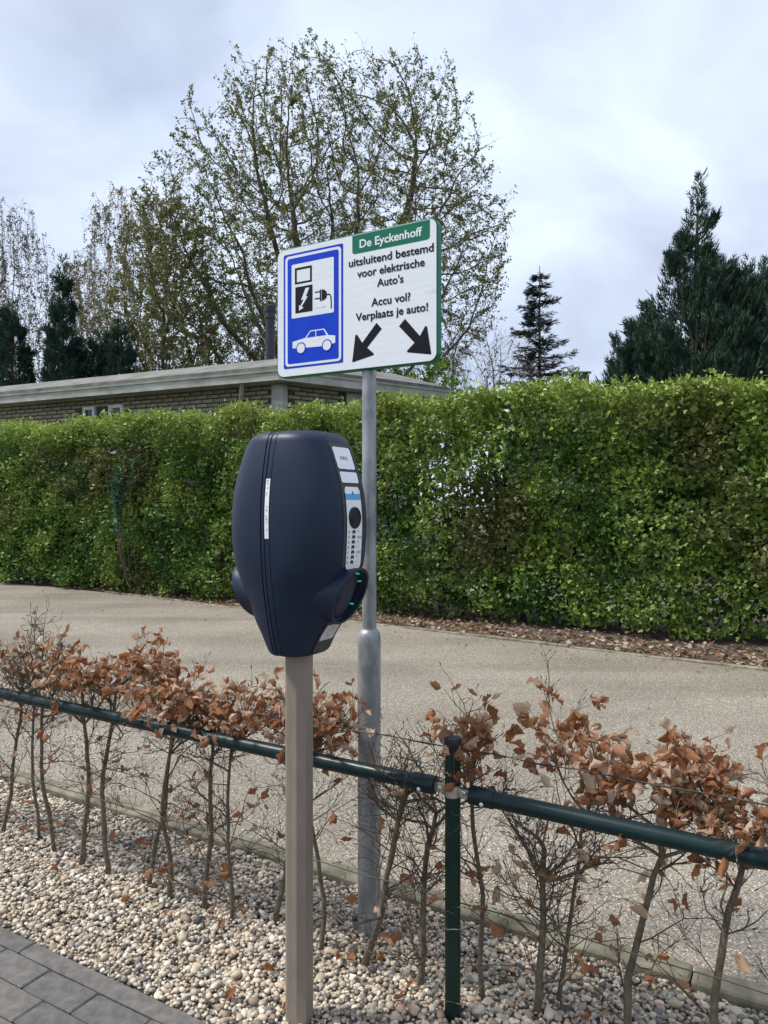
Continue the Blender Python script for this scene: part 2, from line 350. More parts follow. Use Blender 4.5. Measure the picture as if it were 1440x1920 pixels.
for i in range(-4, 2):
    inst('edging_stone', pe, Matrix.Translation(tuple(U(i + .35, 1.459, .002))) @ ROTU, pav)

# mossy concrete edging between gravel and road
kb = empty('kerb', U(-2, 2.345, 0), kind='structure')
kme = MB().box((0, 0, -.06), np.array((1., 0, 0)), np.array((0, 1., 0)), ZD, .995, .09, .16, .006)
km = mesh_np('kerb_stone', kme.v, kme.f); km.materials.append(M['kerb'])
for i in range(-9, 5):
    inst('kerb_stone', km, Matrix.Translation(tuple(U(i + .2, 2.345 + pr.uniform(-.003, .003), pr.uniform(-.004, .004)))) @ ROTU @ Matrix.Rotation(pr.gauss(0, .003), 4, 'Z'), kb)
kf = empty('far_kerb', U(-2, far_kerb_v(-2), 0), kind='structure')
fme = MB().box((0, 0, -.05), np.array((1., 0, 0)), np.array((0, 1., 0)), ZD, .99, .06, .13, .006)
fm = mesh_np('kerb_stone', fme.v, fme.f); fm.materials.append(M['kerb'])
fa = math.atan(-.115)
for i in range(-10, 8):
    uu = i * .9935 + .4
    inst('kerb_stone', fm, Matrix.Translation(tuple(U(uu, far_kerb_v(uu) + .02, pr.uniform(-.012, .004)))) @ ROTU @ Matrix.Rotation(fa, 4, 'Z'), kf)

# ---------------------------------------------------------------- gravel
def ico(sub):
    import bmesh
    bm = bmesh.new(); bmesh.ops.create_icosphere(bm, subdivisions=sub, radius=1.0)
    V = np.array([v.co[:] for v in bm.verts]); F = np.array([[v.index for v in f.verts] for f in bm.faces]); bm.free(); return V, F
gb = obj('gravel_bed', [U(-6.2, 1.488, -.012), U(3.2, 1.488, -.012), U(3.2, 2.31, -.012), U(-6.2, 2.31, -.012)], [(0, 1, 2, 3)], M['grit']); gb['kind'] = 'structure'; ORG[gb.name] = np.zeros(3)
PAL = np.array([(.66, .62, .55), (.60, .56, .50), (.52, .47, .40), (.46, .40, .32), (.40, .36, .31), (.33, .31, .29), (.28, .22, .17), (.19, .185, .19), (.07, .07, .075), (.44, .31, .24), (.74, .71, .66), (.36, .37, .36)])
A0 = np.array((1.06, 1.0, .90))
PW = np.array([.12, .13, .16, .15, .12, .08, .07, .07, .05, .045, .055, .04]); PW = PW / PW.sum()
sp = 0.0126
gu, gv = np.meshgrid(np.arange(-4.0, .6, sp), np.arange(1.497, 2.30, sp)); g1 = np.stack([gu.ravel(), gv.ravel()], 1)
g1 = np.concatenate([g1 + rng.uniform(-.7, .7, g1.shape) * sp, g1[rng.random(len(g1)) < .40] + sp / 2])
g1 += rng.normal(0, .003, g1.shape)
g1 = g1[(g1[:, 1] > 1.496) & (g1[:, 1] < 2.298)]
for (pu, pv, rr) in ((-1.211, 1.633, .037), (-.852, 1.855, .027), (-1.263, 2.09, .040)):
    g1 = g1[np.hypot(g1[:, 0] - pu, g1[:, 1] - pv) > rr]
n = len(g1)
size = np.clip(rng.lognormal(math.log(.0064), .34, n), .0038, .018)
Mr = np.zeros((n, 3, 3)); yaw = rng.uniform(0, 2 * math.pi, n)
c, s = np.cos(yaw), np.sin(yaw); Mr[:, 0, 0] = c; Mr[:, 0, 1] = -s; Mr[:, 1, 0] = s; Mr[:, 1, 1] = c; Mr[:, 2, 2] = 1
tl = rand_rot(n); tw = .28; Mr = np.einsum('nij,njk->nik', Mr, np.stack([np.stack([np.ones(n), tl[:, 0, 1] * tw, tl[:, 0, 2] * tw], -1), np.stack([-tl[:, 0, 1] * tw, np.ones(n), tl[:, 1, 2] * tw], -1), np.stack([-tl[:, 0, 2] * tw, -tl[:, 1, 2] * tw, np.ones(n)], -1)], 1))
Mr *= np.stack([size * rng.uniform(1.0, 1.5, n), size * rng.uniform(.75, 1.05, n), size * rng.uniform(.5, .8, n)], -1)[:, None, :]
zz_ = rng.uniform(-.010, .004, n) + .004 * np.sin(g1[:, 0] * 9 + 3 * np.sin(g1[:, 1] * 11))
PP = np.stack([CU * g1[:, 0] - SU * g1[:, 1], SU * g1[:, 0] + CU * g1[:, 1], zz_], 1)
PAL = PAL * A0
CC = PAL[rng.choice(len(PAL), n, p=PW)] * rng.uniform(.85, 1.12, (n, 1)) * .92
inview = (np.abs(PP[:, 0]) < PP[:, 1] * .50) & (PP[:, 1] > 1.96)
near_order = np.argsort(np.where(inview & (zz_ > -.004), PP[:, 1] - 25 * size, 99))
pick = np.zeros(n, bool); pick[near_order[:300]] = True
T2, F2 = ico(2); T1, F1 = ico(1)
def lumpy(T, sd): 
    r = np.random.default_rng(sd); k = r.normal(size=(5, 3)) ; w = sum(np.sin(T @ kk * 1.6 + i) for i, kk in enumerate(k)) * .055
    return T * (1 + w)[:, None]
Vs, Fs, Cs, b0 = [], [], [], 0
near = PP[:, 1] < 1.5
for msk, T, F in ((near & ~pick, T2, F2), (~near & ~pick, T1, F1)):
    idx = np.where(msk)[0]
    for var in range(4):
        ii = idx[var::4]; V, FF, cc = scatter(lumpy(T, var), F, Mr[ii], PP[ii], CC[ii]); Vs.append(V); Fs.append(FF + b0); Cs.append(cc); b0 += len(V)
obj('gravel', np.concatenate(Vs), [np.concatenate(Fs)], M['pebble'], gb, True, np.concatenate(Cs), kind='stuff')
pebm = []
for k in range(12):
    for var in range(2):
        V = lumpy(T2, k * 3 + var); me = mesh_np('pebble', V, [F2], True, np.repeat(PAL[k][None] * .92, len(V), 0)); me.materials.append(M['pebble']); pebm.append(me)
for i in np.where(pick)[0]:
    k = int(np.argmin(((PAL - CC[i]) ** 2).sum(1))); mm4 = Matrix.Identity(4)
    for a in range(3):
        for b in range(3): mm4[a][b] = float(Mr[i, a, b])
    inst('pebble', pebm[k * 2 + int(i) % 2], Matrix.Translation(tuple(PP[i])) @ mm4, gb)

# ---------------------------------------------------------------- leaf templates
LEAF_T = np.array([(0, 0, 0), (-.42, .22, .10), (-.30, .62, .06), (0, 1.0, -.05), (.30, .62, .06), (.42, .22, .10), (0, .5, -.03)])
LEAF_F = np.array([(0, 6, 2, 1), (6, 3, 2, 2), (0, 5, 4, 6), (6, 4, 3, 3)])
LEAF_F = np.array([(0, 6, 1), (6, 2, 1), (6, 3, 2), (0, 5, 6), (6, 5, 4), (6, 4, 3)])
# five-lobed small maple leaf
MAPLE_T = np.array([(0, 0, 0), (-.52, .30, .10), (-.20, .48, .0), (-.26, .88, .05), (0, 1.05, -.06), (.26, .88, .05), (.20, .48, .0), (.52, .30, .10)])
MAPLE_F = np.array([(0, 2, 1), (2, 4, 3), (0, 4, 2), (0, 6, 4), (4, 6, 5), (0, 7, 6)])
KITE_T = np.array([(0, 0, 0), (-.32, .45, .06), (0, 1, 0), (.32, .45, .06)]); KITE_F = np.array([(0, 2, 1), (0, 3, 2)])

# dry leaves and crumbs on the soil strip below the hedge
n = 5200
lu = rng.uniform(-11, 2.5, n); lv = np.array([far_kerb_v(q) for q in lu]) + .06 + np.abs(rng.normal(0, .55, n))
P = np.stack([CU * lu - SU * lv, SU * lu + CU * lv, rng.uniform(.0, .03, n)], 1)
D = np.stack([rng.normal(size=n), rng.normal(size=n), rng.normal(0, .25, n)], 1)
V, FF, cc = scatter(LEAF_T, LEAF_F, frames(D, rng.normal(0, .6, n)) * rng.uniform(.025, .06, n)[:, None, None], P, np.array([(.20, .11, .06), (.13, .07, .04), (.30, .20, .12), (.40, .33, .24)])[rng.integers(0, 4, n)] * rng.uniform(.7, 1.2, (n, 1)))
o = obj('leaf_litter', V, [FF], M['litter'], None, False, cc, 'stuff'); o['label'] = 'dry brown leaf litter along the foot of the tall hedge'; o['category'] = 'leaf litter'
n = 420
lu = rng.uniform(-9, 2.5, n); lv = np.array([far_kerb_v(q) for q in lu]) - np.abs(rng.exponential(.55, n)); lv = np.maximum(lv, 2.45)
P = np.stack([CU * lu - SU * lv, SU * lu + CU * lv, rng.uniform(.0, .008, n)], 1); D = np.stack([rng.normal(size=n), rng.normal(size=n), rng.normal(0, .12, n)], 1)
V, FF, cc = scatter(LEAF_T * np.array((.5, 1, .6)), LEAF_F, frames(D, rng.normal(0, .4, n)) * rng.uniform(.012, .045, n)[:, None, None], P, np.array([(.16, .10, .06), (.10, .07, .045), (.30, .22, .14)])[rng.integers(0, 3, n)])
o = obj('road_debris', V, [FF], M['litter'], None, False, cc, 'stuff'); o['label'] = 'scattered bits of dry leaf blown onto the road'; o['category'] = 'debris'

# ================================================================== BUNGALOW BEHIND THE HEDGE
CN = np.array((-1.99, 14.0, 0)); LD = np.array((-.906, .423, 0)); RD = np.array((.80, .60, 0)); LIN = np.array((.423, .906, 0)); RIN = np.array((-.60, .80, 0))
hs = empty('bungalow', CN, 'flat-roofed bungalow of pale brick with white fascia behind the tall hedge', 'house')
PL = [CN + RD * 4.3, CN, CN + LD * 11.5, CN + LD * 11.5 + LIN * 4.5, CN + RD * 4.3 + RIN * 4.5]
PL = [p[:2] for p in PL]; cen = sum(PL) / 5
def inset(d):   # move every edge inwards by d
    k = len(PL); out = []
    for i in range(k):
        p, q, r = PL[i - 1], PL[i], PL[(i + 1) % k]
        e1 = (q - p) / np.linalg.norm(q - p); e2 = (r - q) / np.linalg.norm(r - q)
        n1 = np.array((-e1[1], e1[0])); n2 = np.array((-e2[1], e2[0]))
        if n1 @ (cen - q) < 0: n1, n2 = -n1, -n2
        A = np.array((n1, n2)); out.append(np.linalg.solve(A, np.array((n1 @ q + d, n2 @ q + d))))
    return out
def loft(rings, mat_, name, parent, cap_top=False, cap_bot=False):
    mb = MB(); k = 5
    V = [(p[0], p[1], z) for d, z in rings for p in inset(d)]
    F = [(r * k + i, r * k + (i + 1) % k, r * k + k + (i + 1) % k, r * k + k + i) for r in range(len(rings) - 1) for i in range(k)]
    if cap_top: F.append(tuple((len(rings) - 1) * k + i for i in range(k)))
    if cap_bot: F.append(tuple(range(k - 1, -1, -1)))
    mb.add(V, F); return mb.build(name, mat_, parent)
wall = loft([(.47, -.02), (.47, 3.84)], M['mortar'], 'wall', hs)
loft([(.03, 3.80), (0, 3.80), (0, 3.955), (-.025, 3.957), (-.03, 3.995), (.05, 3.998)], M['fascia'], 'fascia', hs)
loft([(.035, 3.80), (.6, 3.80)], M['fascia'], 'soffit', hs)
loft([(.02, 3.99), (.0, 4.0), (.01, 4.075), (.10, 4.09)], M['felt_edge'], 'roof_edge', hs)
loft([(.05, 4.085), (.10, 4.11), (.85, 4.40), (1.2, 4.43)], M['felt'], 'roof', hs, cap_top=True)
bb = MB().box((0, 0, 0), np.array((1., 0, 0)), np.array((0, 1., 0)), ZD, .274, .034, .062, .004)
bme = mesh_np('brick', bb.v, bb.f); bme.materials.append(M['brick'])
angL = math.atan2(-LD[1], -LD[0]); angR = math.atan2(RD[1], RD[0])
cw = inset(.47)[1]; cw = np.array((cw[0], cw[1], 0))
wins = [(4.236, .42), (5.04, .36)]
for row in range(8):
    z = 3.80 - .05 - row * .0865
    for i in range(30):
        t = .25 + i * .299 + (row % 2) * .1495
        if any(abs(t - w) < wd / 2 + .13 for w, wd in wins) and z < 3.66: continue
        inst('brick', bme, Matrix.Translation(tuple(cw + LD * t - LIN * .004 + ZD * z)) @ Matrix.Rotation(angL, 4, 'Z'), wall)
    for i in range(4):
        t = .32 + i * .299 + (row % 2) * .1495
        inst('brick', bme, Matrix.Translation(tuple(cw + RD * t - RIN * .004 + ZD * z)) @ Matrix.Rotation(angR, 4, 'Z'), wall)
for t, wd in wins:
    c0 = cw + LD * t - LIN * .01
    fr = MB()
    for sx, ww, hz, hh in ((0, wd, 3.61, .07), (-wd / 2 + .035, .07, 3.1, .95), (wd / 2 - .035, .07, 3.1, .95), (0, wd, 2.6, .07)):
        fr.box(c0 - LIN * .02 - LD * sx + ZD * hz, LD, LIN, ZD, ww, .07 + (.006 if ww > .1 else 0), hh, .004)
    w_ = fr.build('window', M['paint'], hs)
    MB().box(c0 + ZD * 3.1, LD, LIN, ZD, wd - .13, .02, .95).build('pane', M['glass'], w_)
MB().tube([cw + LD * .95 - LIN * .02 + ZD * 3.25, cw + LD * .62 - LIN * .38 + ZD * 3.82], .045, 4).build('roof_brace', M['fascia'], hs)
MB().box(cw - LIN * .03 - RIN * .02 + ZD * 1.89, LD, LIN, ZD, .26, .2, 3.8, .01).build('corner_post', M['fascia'], hs)
wp = MB().box(cw + RD * 2.35 - RIN * .03 + ZD * 1.89, RD, RIN, ZD, 1.6, .05, 3.8, .01).build('wall_panel', M['fascia'], hs)
fp = np.array((-2.46, 16.0, 0))
flue = MB().lathe(fp, ZD, [(.10, 4.1), (.10, 5.45), (.125, 5.46), (.125, 5.50), (.11, 5.51), (.11, 5.58), (.13, 5.60), (.135, 5.72), (.10, 5.74)], 20).build('flue_pipe', M['pipe'], hs); smooth_by_angle(flue)
MB().tube([fp + np.array((-.11, -.02, 5.2)), fp + np.array((-.75, -.4, 4.2))], .006, 5).build('stay_wire', M['wire'], hs)

# far house on the right
h2 = empty('distant_house', (9.5, 33, 0), 'grey-roofed house with squat chimney beyond the hedge near the spruce', 'house')
A = np.array
def hip(name, x0, x1, y0, y1, z0, z1, rx, m_, par):
    ym = (y0 + y1) / 2
    V = [(x0, y0, z0), (x1, y0, z0), (x1, y1, z0), (x0, y1, z0), (x0 + rx, ym, z1), (x1 - rx, ym, z1)]
    return obj(name, V, [(0, 1, 5, 4), (1, 2, 5), (2, 3, 4, 5), (3, 0, 4), (3, 2, 1, 0)], m_, par)
MB().box((10.2, 33, 2.4), A((1., 0, 0)), A((0, 1., 0)), ZD, 8.4, 6, 4.9).build('wall', M['brick2'], h2)
hip('roof', 5.6, 14.8, 29.6, 36.4, 4.75, 6.75, 2.9, M['roof2'], h2)
ch = MB().box((8.75, 33, 6.75), A((1., 0, 0)), A((0, 1., 0)), ZD, .62, .62, 1.1, .02)
ch = ch.build('chimney', M['brick2'], h2)
MB().box((8.75, 33, 7.32), A((1., 0, 0)), A((0, 1., 0)), ZD, .78, .78, .1, .02).build('chimney_cap', M['roof2'], ch)
MB().lathe((9.6, 31.6, 6.0), ZD, [(.09, 0), (.09, .55), (.15, .56), (.15, .66), (.06, .7)], 12).build('vent_pipe', M['brick2'], h2)

# ================================================================== TREES
def colonize(att, root, step, kill, iters=400, up=0.12, infl=1e9, jit=.08, r=rng, par0=None):
    nodes = [np.array(p, float) for p in root]; par = list(par0) if par0 is not None else [i - 1 for i in range(len(nodes))]
    att = np.array(att); ND = np.array(nodes)
    d = np.linalg.norm(att[:, None] - ND[None], axis=2); near = d.argmin(1); nd = d.min(1)
    alive = np.ones(len(att), bool)
    seen = {}
    for it in range(iters):
        idx = np.where(alive & (nd < infl))[0]
        if len(idx) == 0: break
        dirs = att[idx] - ND[near[idx]]; dirs /= np.linalg.norm(dirs, axis=1)[:, None] + 1e-9
        acc = np.zeros((len(ND), 3)); np.add.at(acc, near[idx], dirs); cnt = np.bincount(near[idx], minlength=len(ND))
        g = np.where(cnt > 0)[0]
        nv = acc[g] / cnt[g][:, None]; nv[:, 2] += up; nv += r.normal(0, jit, nv.shape); nv /= np.linalg.norm(nv, axis=1)[:, None] + 1e-9
        newp = ND[g] + nv * step
        keep = []
        for a_, gi in enumerate(g):
            seen[gi] = seen.get(gi, 0) + 1
            if seen[gi] <= 4: keep.append(a_)
            else: alive[idx[near[idx] == gi]] = False
        if not keep: continue
        g = g[keep]; newp = newp[keep]; base = len(ND)
        ND = np.concatenate([ND, newp]); par += list(g)
        d2 = np.linalg.norm(att[:, None] - newp[None], axis=2); m = d2.min(1); am = d2.argmin(1)
        b = m < nd; near[b] = am[b] + base; nd[b] = m[b]
        alive &= nd > kill
    return ND, np.array(par)
def tree_mesh(ND, par, tip, expo, rmax, ns=5):
    n = len(ND); ch = [[] for _ in range(n)]
    for i in range(n):
        if par[i] >= 0: ch[par[i]].append(i)
    acc = np.zeros(n); rad = np.zeros(n)
    order = range(n - 1, -1, -1)
    for i in order:
        rad[i] = tip if acc[i] == 0 else acc[i] ** (1 / expo)
        if par[i] >= 0: acc[par[i]] += rad[i] ** expo
    rad = np.minimum(rad * 1.0, rmax)
    mb = MB(); stack = [0]; done = np.zeros(n, bool)
    starts = [(0, -1)]
    while starts:
        i, p = starts.pop(); path = [p] if p >= 0 else []; cur = i
        while True:
            path.append(cur)
            if not ch[cur]: break
            k = sorted(ch[cur], key=lambda q: -rad[q])
            for q in k[1:]: starts.append((q, cur))
            cur = k[0]
        P = ND[path]; rr = rad[path].copy()
        if p >= 0: rr[0] = min(rr[0], rr[1] * 1.1)
        if len(path) > 1:
            s = ns + 3 if rr.max() > .12 else (ns if rr.max() > .03 else 3)
            mb.tube(P, rr, s, cap=False)
    return mb, rad, ch
def in_poly(x, z, poly):
    c = np.zeros(len(x), bool); k = len(poly)
    for i in range(k):
        x1, z1 = poly[i]; x2, z2 = poly[(i + 1) % k]
        h = (z1 > z) != (z2 > z); c ^= h & (x < (x2 - x1) * (z - z1) / (z2 - z1 + 1e-12) + x1)
    return c
def crown_points(poly, yc, depth, n, r):
    poly = np.array(poly); lo, hi = poly.min(0), poly.max(0); out = []
    while len(out) < n:
        x = r.uniform(lo[0], hi[0], 4000); z = r.uniform(lo[1], hi[1], 4000); k = in_poly(x, z, poly)
        x, z = x[k], z[k]; xc = (lo[0] + hi[0]) / 2; q = np.sqrt(np.clip(1 - ((x - xc) / ((hi[0] - lo[0]) / 2)) ** 2, .05, 1)) * np.sqrt(np.clip(1 - ((z - (lo[1] + hi[1]) / 2) / ((hi[1] - lo[1]) / 2)) ** 2, .12, 1))
        y = yc + depth * q * r.uniform(-1, 1, len(x)); out += list(np.stack([x, y, z], 1))
    return np.array(out[:n])
def broadleaf(name, label, base, fork, poly, depth, natt, step, kill, leafn, leafs, cols, tip=.012, rmax=.35, seed=1, up=.12, twigs=2, twig_len=.55, droop=0.0, bark='tbark', transl='leaf', grp=None, yshift=0, expo=2.25, limbs=0):
    r = np.random.default_rng(seed); base = np.array(base, float)
    t = empty(name, base, label, 'tree', grp)
    att = crown_points(poly, base[1] + yshift, depth, natt, r)
    k = max(3, int(fork / .8)); root = [base + A((.12 * math.sin(i * 1.3), .1 * math.cos(i * 1.7), fork * i / k)) for i in range(k + 1)]
    par0 = list(range(-1, len(root) - 1))
    pol = np.array(poly); xc = base[0]; an_ = np.arctan2(pol[:, 0] - xc, pol[:, 1] - fork); o_ = np.argsort(an_); di = np.hypot(pol[:, 0] - xc, pol[:, 1] - fork)
    for i in range(limbs):          # leading limbs that fan out and sweep upwards
        a_ = -1.25 + 2.5 * (i + .5 + r.uniform(-.3, .3)) / limbs; D_ = np.interp(a_, an_[o_], di[o_]) * r.uniform(.62, .86); q = r.uniform(-.7, .7); kq = math.sqrt(1 - q * q)
        s0 = r.integers(len(par0[:k + 1]) - 3, k + 1) if i % 3 else k; P0 = np.array(root[s0]); P2 = A((xc + math.sin(a_) * D_ * kq, base[1] + yshift + q * depth * .8, fork + math.cos(a_) * D_ * kq)); P1 = P0 * .45 + P2 * .55 + A(((P2[0] - P0[0]) * .16, (P2[1] - P0[1]) * .16, -.10 * (P2[2] - P0[2]))); m_ = max(4, int(np.linalg.norm(P2 - P0) / (step * 1.2))); last = s0
        wb = r.normal(0, .05, (m_ + 1, 3)).cumsum(0)
        for j in range(1, m_ + 1):
            tt = j / m_; root.append((1 - tt) ** 2 * P0 + 2 * tt * (1 - tt) * P1 + tt * tt * P2 + wb[j]); par0.append(last); last = len(root) - 1
    ND, par = colonize(att, root, step, kill, up=up, r=r, par0=par0)
    mb, rad, ch = tree_mesh(ND, par, tip, expo, rmax)
    thin = np.where(rad < tip * 3.2)[0]
    tips = []
    tw = MB()
    for i in thin:
        if ND[i][2] < fork: continue
        pd = ND[i] - ND[par[i]]; pd /= np.linalg.norm(pd) + 1e-9
        for _ in range(twigs):
            d = pd + r.normal(0, .75, 3); d[2] += .2; d /= np.linalg.norm(d); Ln = twig_len * r.uniform(.5, 1.3)
            if droop: P = [ND[i], ND[i] + d * Ln * .25 + A((0, 0, .02)), ND[i] + d * Ln * .42 - A((0, 0, droop * Ln * .35)), ND[i] + d * Ln * .5 - A((0, 0, droop * Ln))]
            else: P = [ND[i], ND[i] + d * Ln * .5 + r.normal(0, .05, 3), ND[i] + d * Ln + A((0, 0, .08 * Ln))]
            tw.tube(P, np.linspace(tip * .55, tip * .25, len(P)), 3, cap=False); tips.append(np.array(P))
    mb.build('trunk', M[bark], t, True)
    cr = tw.build('twigs', M['tbark'], t, kind='stuff')
    if leafn:
        wt = r.gamma(.8, 1, len(tips)); ti = r.choice(len(tips), leafn, p=wt / wt.sum()); f = r.random(leafn) ** .7
        P = np.array([tips[i][min(int(q * (len(tips[i]) - 1)), len(tips[i]) - 2)] * (1 - (q * (len(tips[i]) - 1)) % 1) + tips[i][min(int(q * (len(tips[i]) - 1)) + 1, len(tips[i]) - 1)] * ((q * (len(tips[i]) - 1)) % 1) for i, q in zip(ti, f)])
        P += r.normal(0, leafs * .4, P.shape)
        D = r.normal(size=(leafn, 3)); D[:, 2] -= .1
        cl = np.array(cols); tcol = cl[r.integers(0, len(cl), len(tips))][ti] * r.uniform(.75, 1.25, (leafn, 1))
        V, FF, cc = scatter(KITE_T, KITE_F, frames(D, r.uniform(0, 6.28, leafn)) * (leafs * r.uniform(.6, 1.4, leafn))[:, None, None], P, tcol)
        obj('crown', V, [FF], M[transl], t, False, cc)
    return t
OLIVE = [(.085, .105, .03), (.11, .125, .035), (.07, .09, .03), (.13, .13, .045), (.10, .09, .045)]
A = np.array
oak_poly = [(-5.2, 5.2), (-8.6, 6.8), (-9.6, 9.5), (-9.8, 13.2), (-9.0, 15.3), (-7.9, 15.6), (-7.6, 17.0), (-6.0, 17.6), (-5.6, 19.3), (-4.3, 20.3), (-2.6, 20.5), (-1.2, 19.9), (-.1, 18.9), (1.0, 19.9), (2.7, 19.7), (3.0, 18.0), (4.2, 15.8), (4.3, 14.4), (5.2, 13.2), (5.0, 11.0), (4.5, 9.0), (3.0, 6.8), (-1, 5.6)]
broadleaf('broad_tree', 'tall spreading tree with sparse young olive leaves rising above the bungalow', (-2.2, 30, 0), 4.6, [((x + 2.2) * .985 - 2.2, z * .935 + .1) for x, z in oak_poly], 5.6, 6400, .38, .47, 105000, .092, [(.16, .185, .055), (.19, .21, .06), (.14, .17, .055), (.22, .215, .075), (.13, .135, .055)], tip=.0112, rmax=.40, seed=3, up=.22, twigs=2, twig_len=.58, expo=2.02, limbs=17)
broadleaf('olive_tree', 'yellowish olive leafy tree between the birches and the tall spreading tree', (-7.9, 27, 0), 3.0, [(-9.3, 4.0), (-10.2, 6.5), (-9.8, 9.5), (-9.0, 12.3), (-7.9, 12.8), (-6.6, 11.5), (-5.9, 8.5), (-6.0, 5.2), (-7, 3.8)], 1.8, 1100, .34, .45, 24000, .10, [(.19, .195, .06), (.165, .175, .055), (.22, .215, .075), (.145, .155, .055)], seed=5, rmax=.16, twigs=3, twig_len=.6)
BR = [(.22, .18, .11), (.19, .17, .09), (.16, .165, .07), (.26, .20, .13)]
G = 'birches beyond the dark conifers'
broadleaf('birch_tree', 'weeping birch with thin drooping twigs behind the shortest dark conifer', (-13.2, 39, 0), 5, [(-15.4, 5), (-16.6, 9), (-16.0, 13), (-14.8, 17.6), (-13.6, 18.2), (-12.2, 17), (-11.2, 13), (-10.4, 9), (-11, 5)], 2.6, 1700, .45, .6, 26000, .10, BR, tip=.010, rmax=.16, seed=8, up=.25, twigs=3, twig_len=1.3, droop=.75, bark='birchbark', grp=G)
broadleaf('birch_tree', 'weeping birch with thin drooping twigs above the tallest dark conifer by the bungalow', (-16.6, 41, 0), 5, [(-18.6, 6), (-18.8, 10), (-17.9, 14.5), (-16.6, 15.6), (-15.4, 14), (-14.8, 9), (-15.2, 6)], 2.2, 1100, .45, .6, 15000, .10, BR, tip=.011, rmax=.14, seed=9, up=.25, twigs=3, twig_len=1.3, droop=.8, bark='birchbark', grp=G)
broadleaf('birch_tree', 'greyish weeping birch standing behind the leftmost dark conifer beyond the bungalow roof', (-19.3, 39, 0), 5, [(-21.4, 6), (-21.6, 11), (-21.1, 15.5), (-19.9, 17.2), (-18.7, 16.9), (-17.7, 15), (-17.5, 10), (-18, 6)], 2.2, 1100, .45, .6, 13000, .10, [(.14, .12, .085), (.12, .11, .07)], tip=.011, rmax=.14, seed=10, up=.25, twigs=3, twig_len=1.5, droop=.9, bark='birchbark', grp=G)
broadleaf('bare_tree', 'small twiggy brown tree still leafless beside the spruce', (3.9, 27, 0), 1.6, [(2.2, 3), (2.0, 5.6), (2.8, 7.2), (3.8, 7.7), (5.0, 7.3), (5.9, 5.4), (5.6, 3)], 1.6, 420, .3, .42, 900, .09, [(.30, .24, .18), (.2, .16, .11)], tip=.009, rmax=.09, seed=12, up=.3, twigs=4, twig_len=.8)
broadleaf('green_bush', 'bright green young leafy tree peeping under the sign board', (1.5, 24, 0), 1.4, [(-.4, 2.6), (-.6, 4.6), (.2, 5.7), (1.6, 6.0), (2.7, 5.5), (3.2, 4.2), (2.6, 2.6)], 1.5, 360, .3, .42, 9000, .10, [(.12, .22, .025), (.15, .26, .03), (.10, .18, .03)], seed=13, rmax=.09, twigs=3, twig_len=.5)
broadleaf('thin_tree', 'slim half-bare tree behind the flue pipe of the bungalow', (-6.4, 36, 0), 4, [(-8.6, 5), (-9.3, 8), (-8.2, 11.5), (-6.4, 12.5), (-4.4, 11), (-3.6, 8), (-4, 5)], 2, 900, .42, .55, 12000, .10, OLIVE, seed=15, rmax=.14, twigs=2, twig_len=.7)

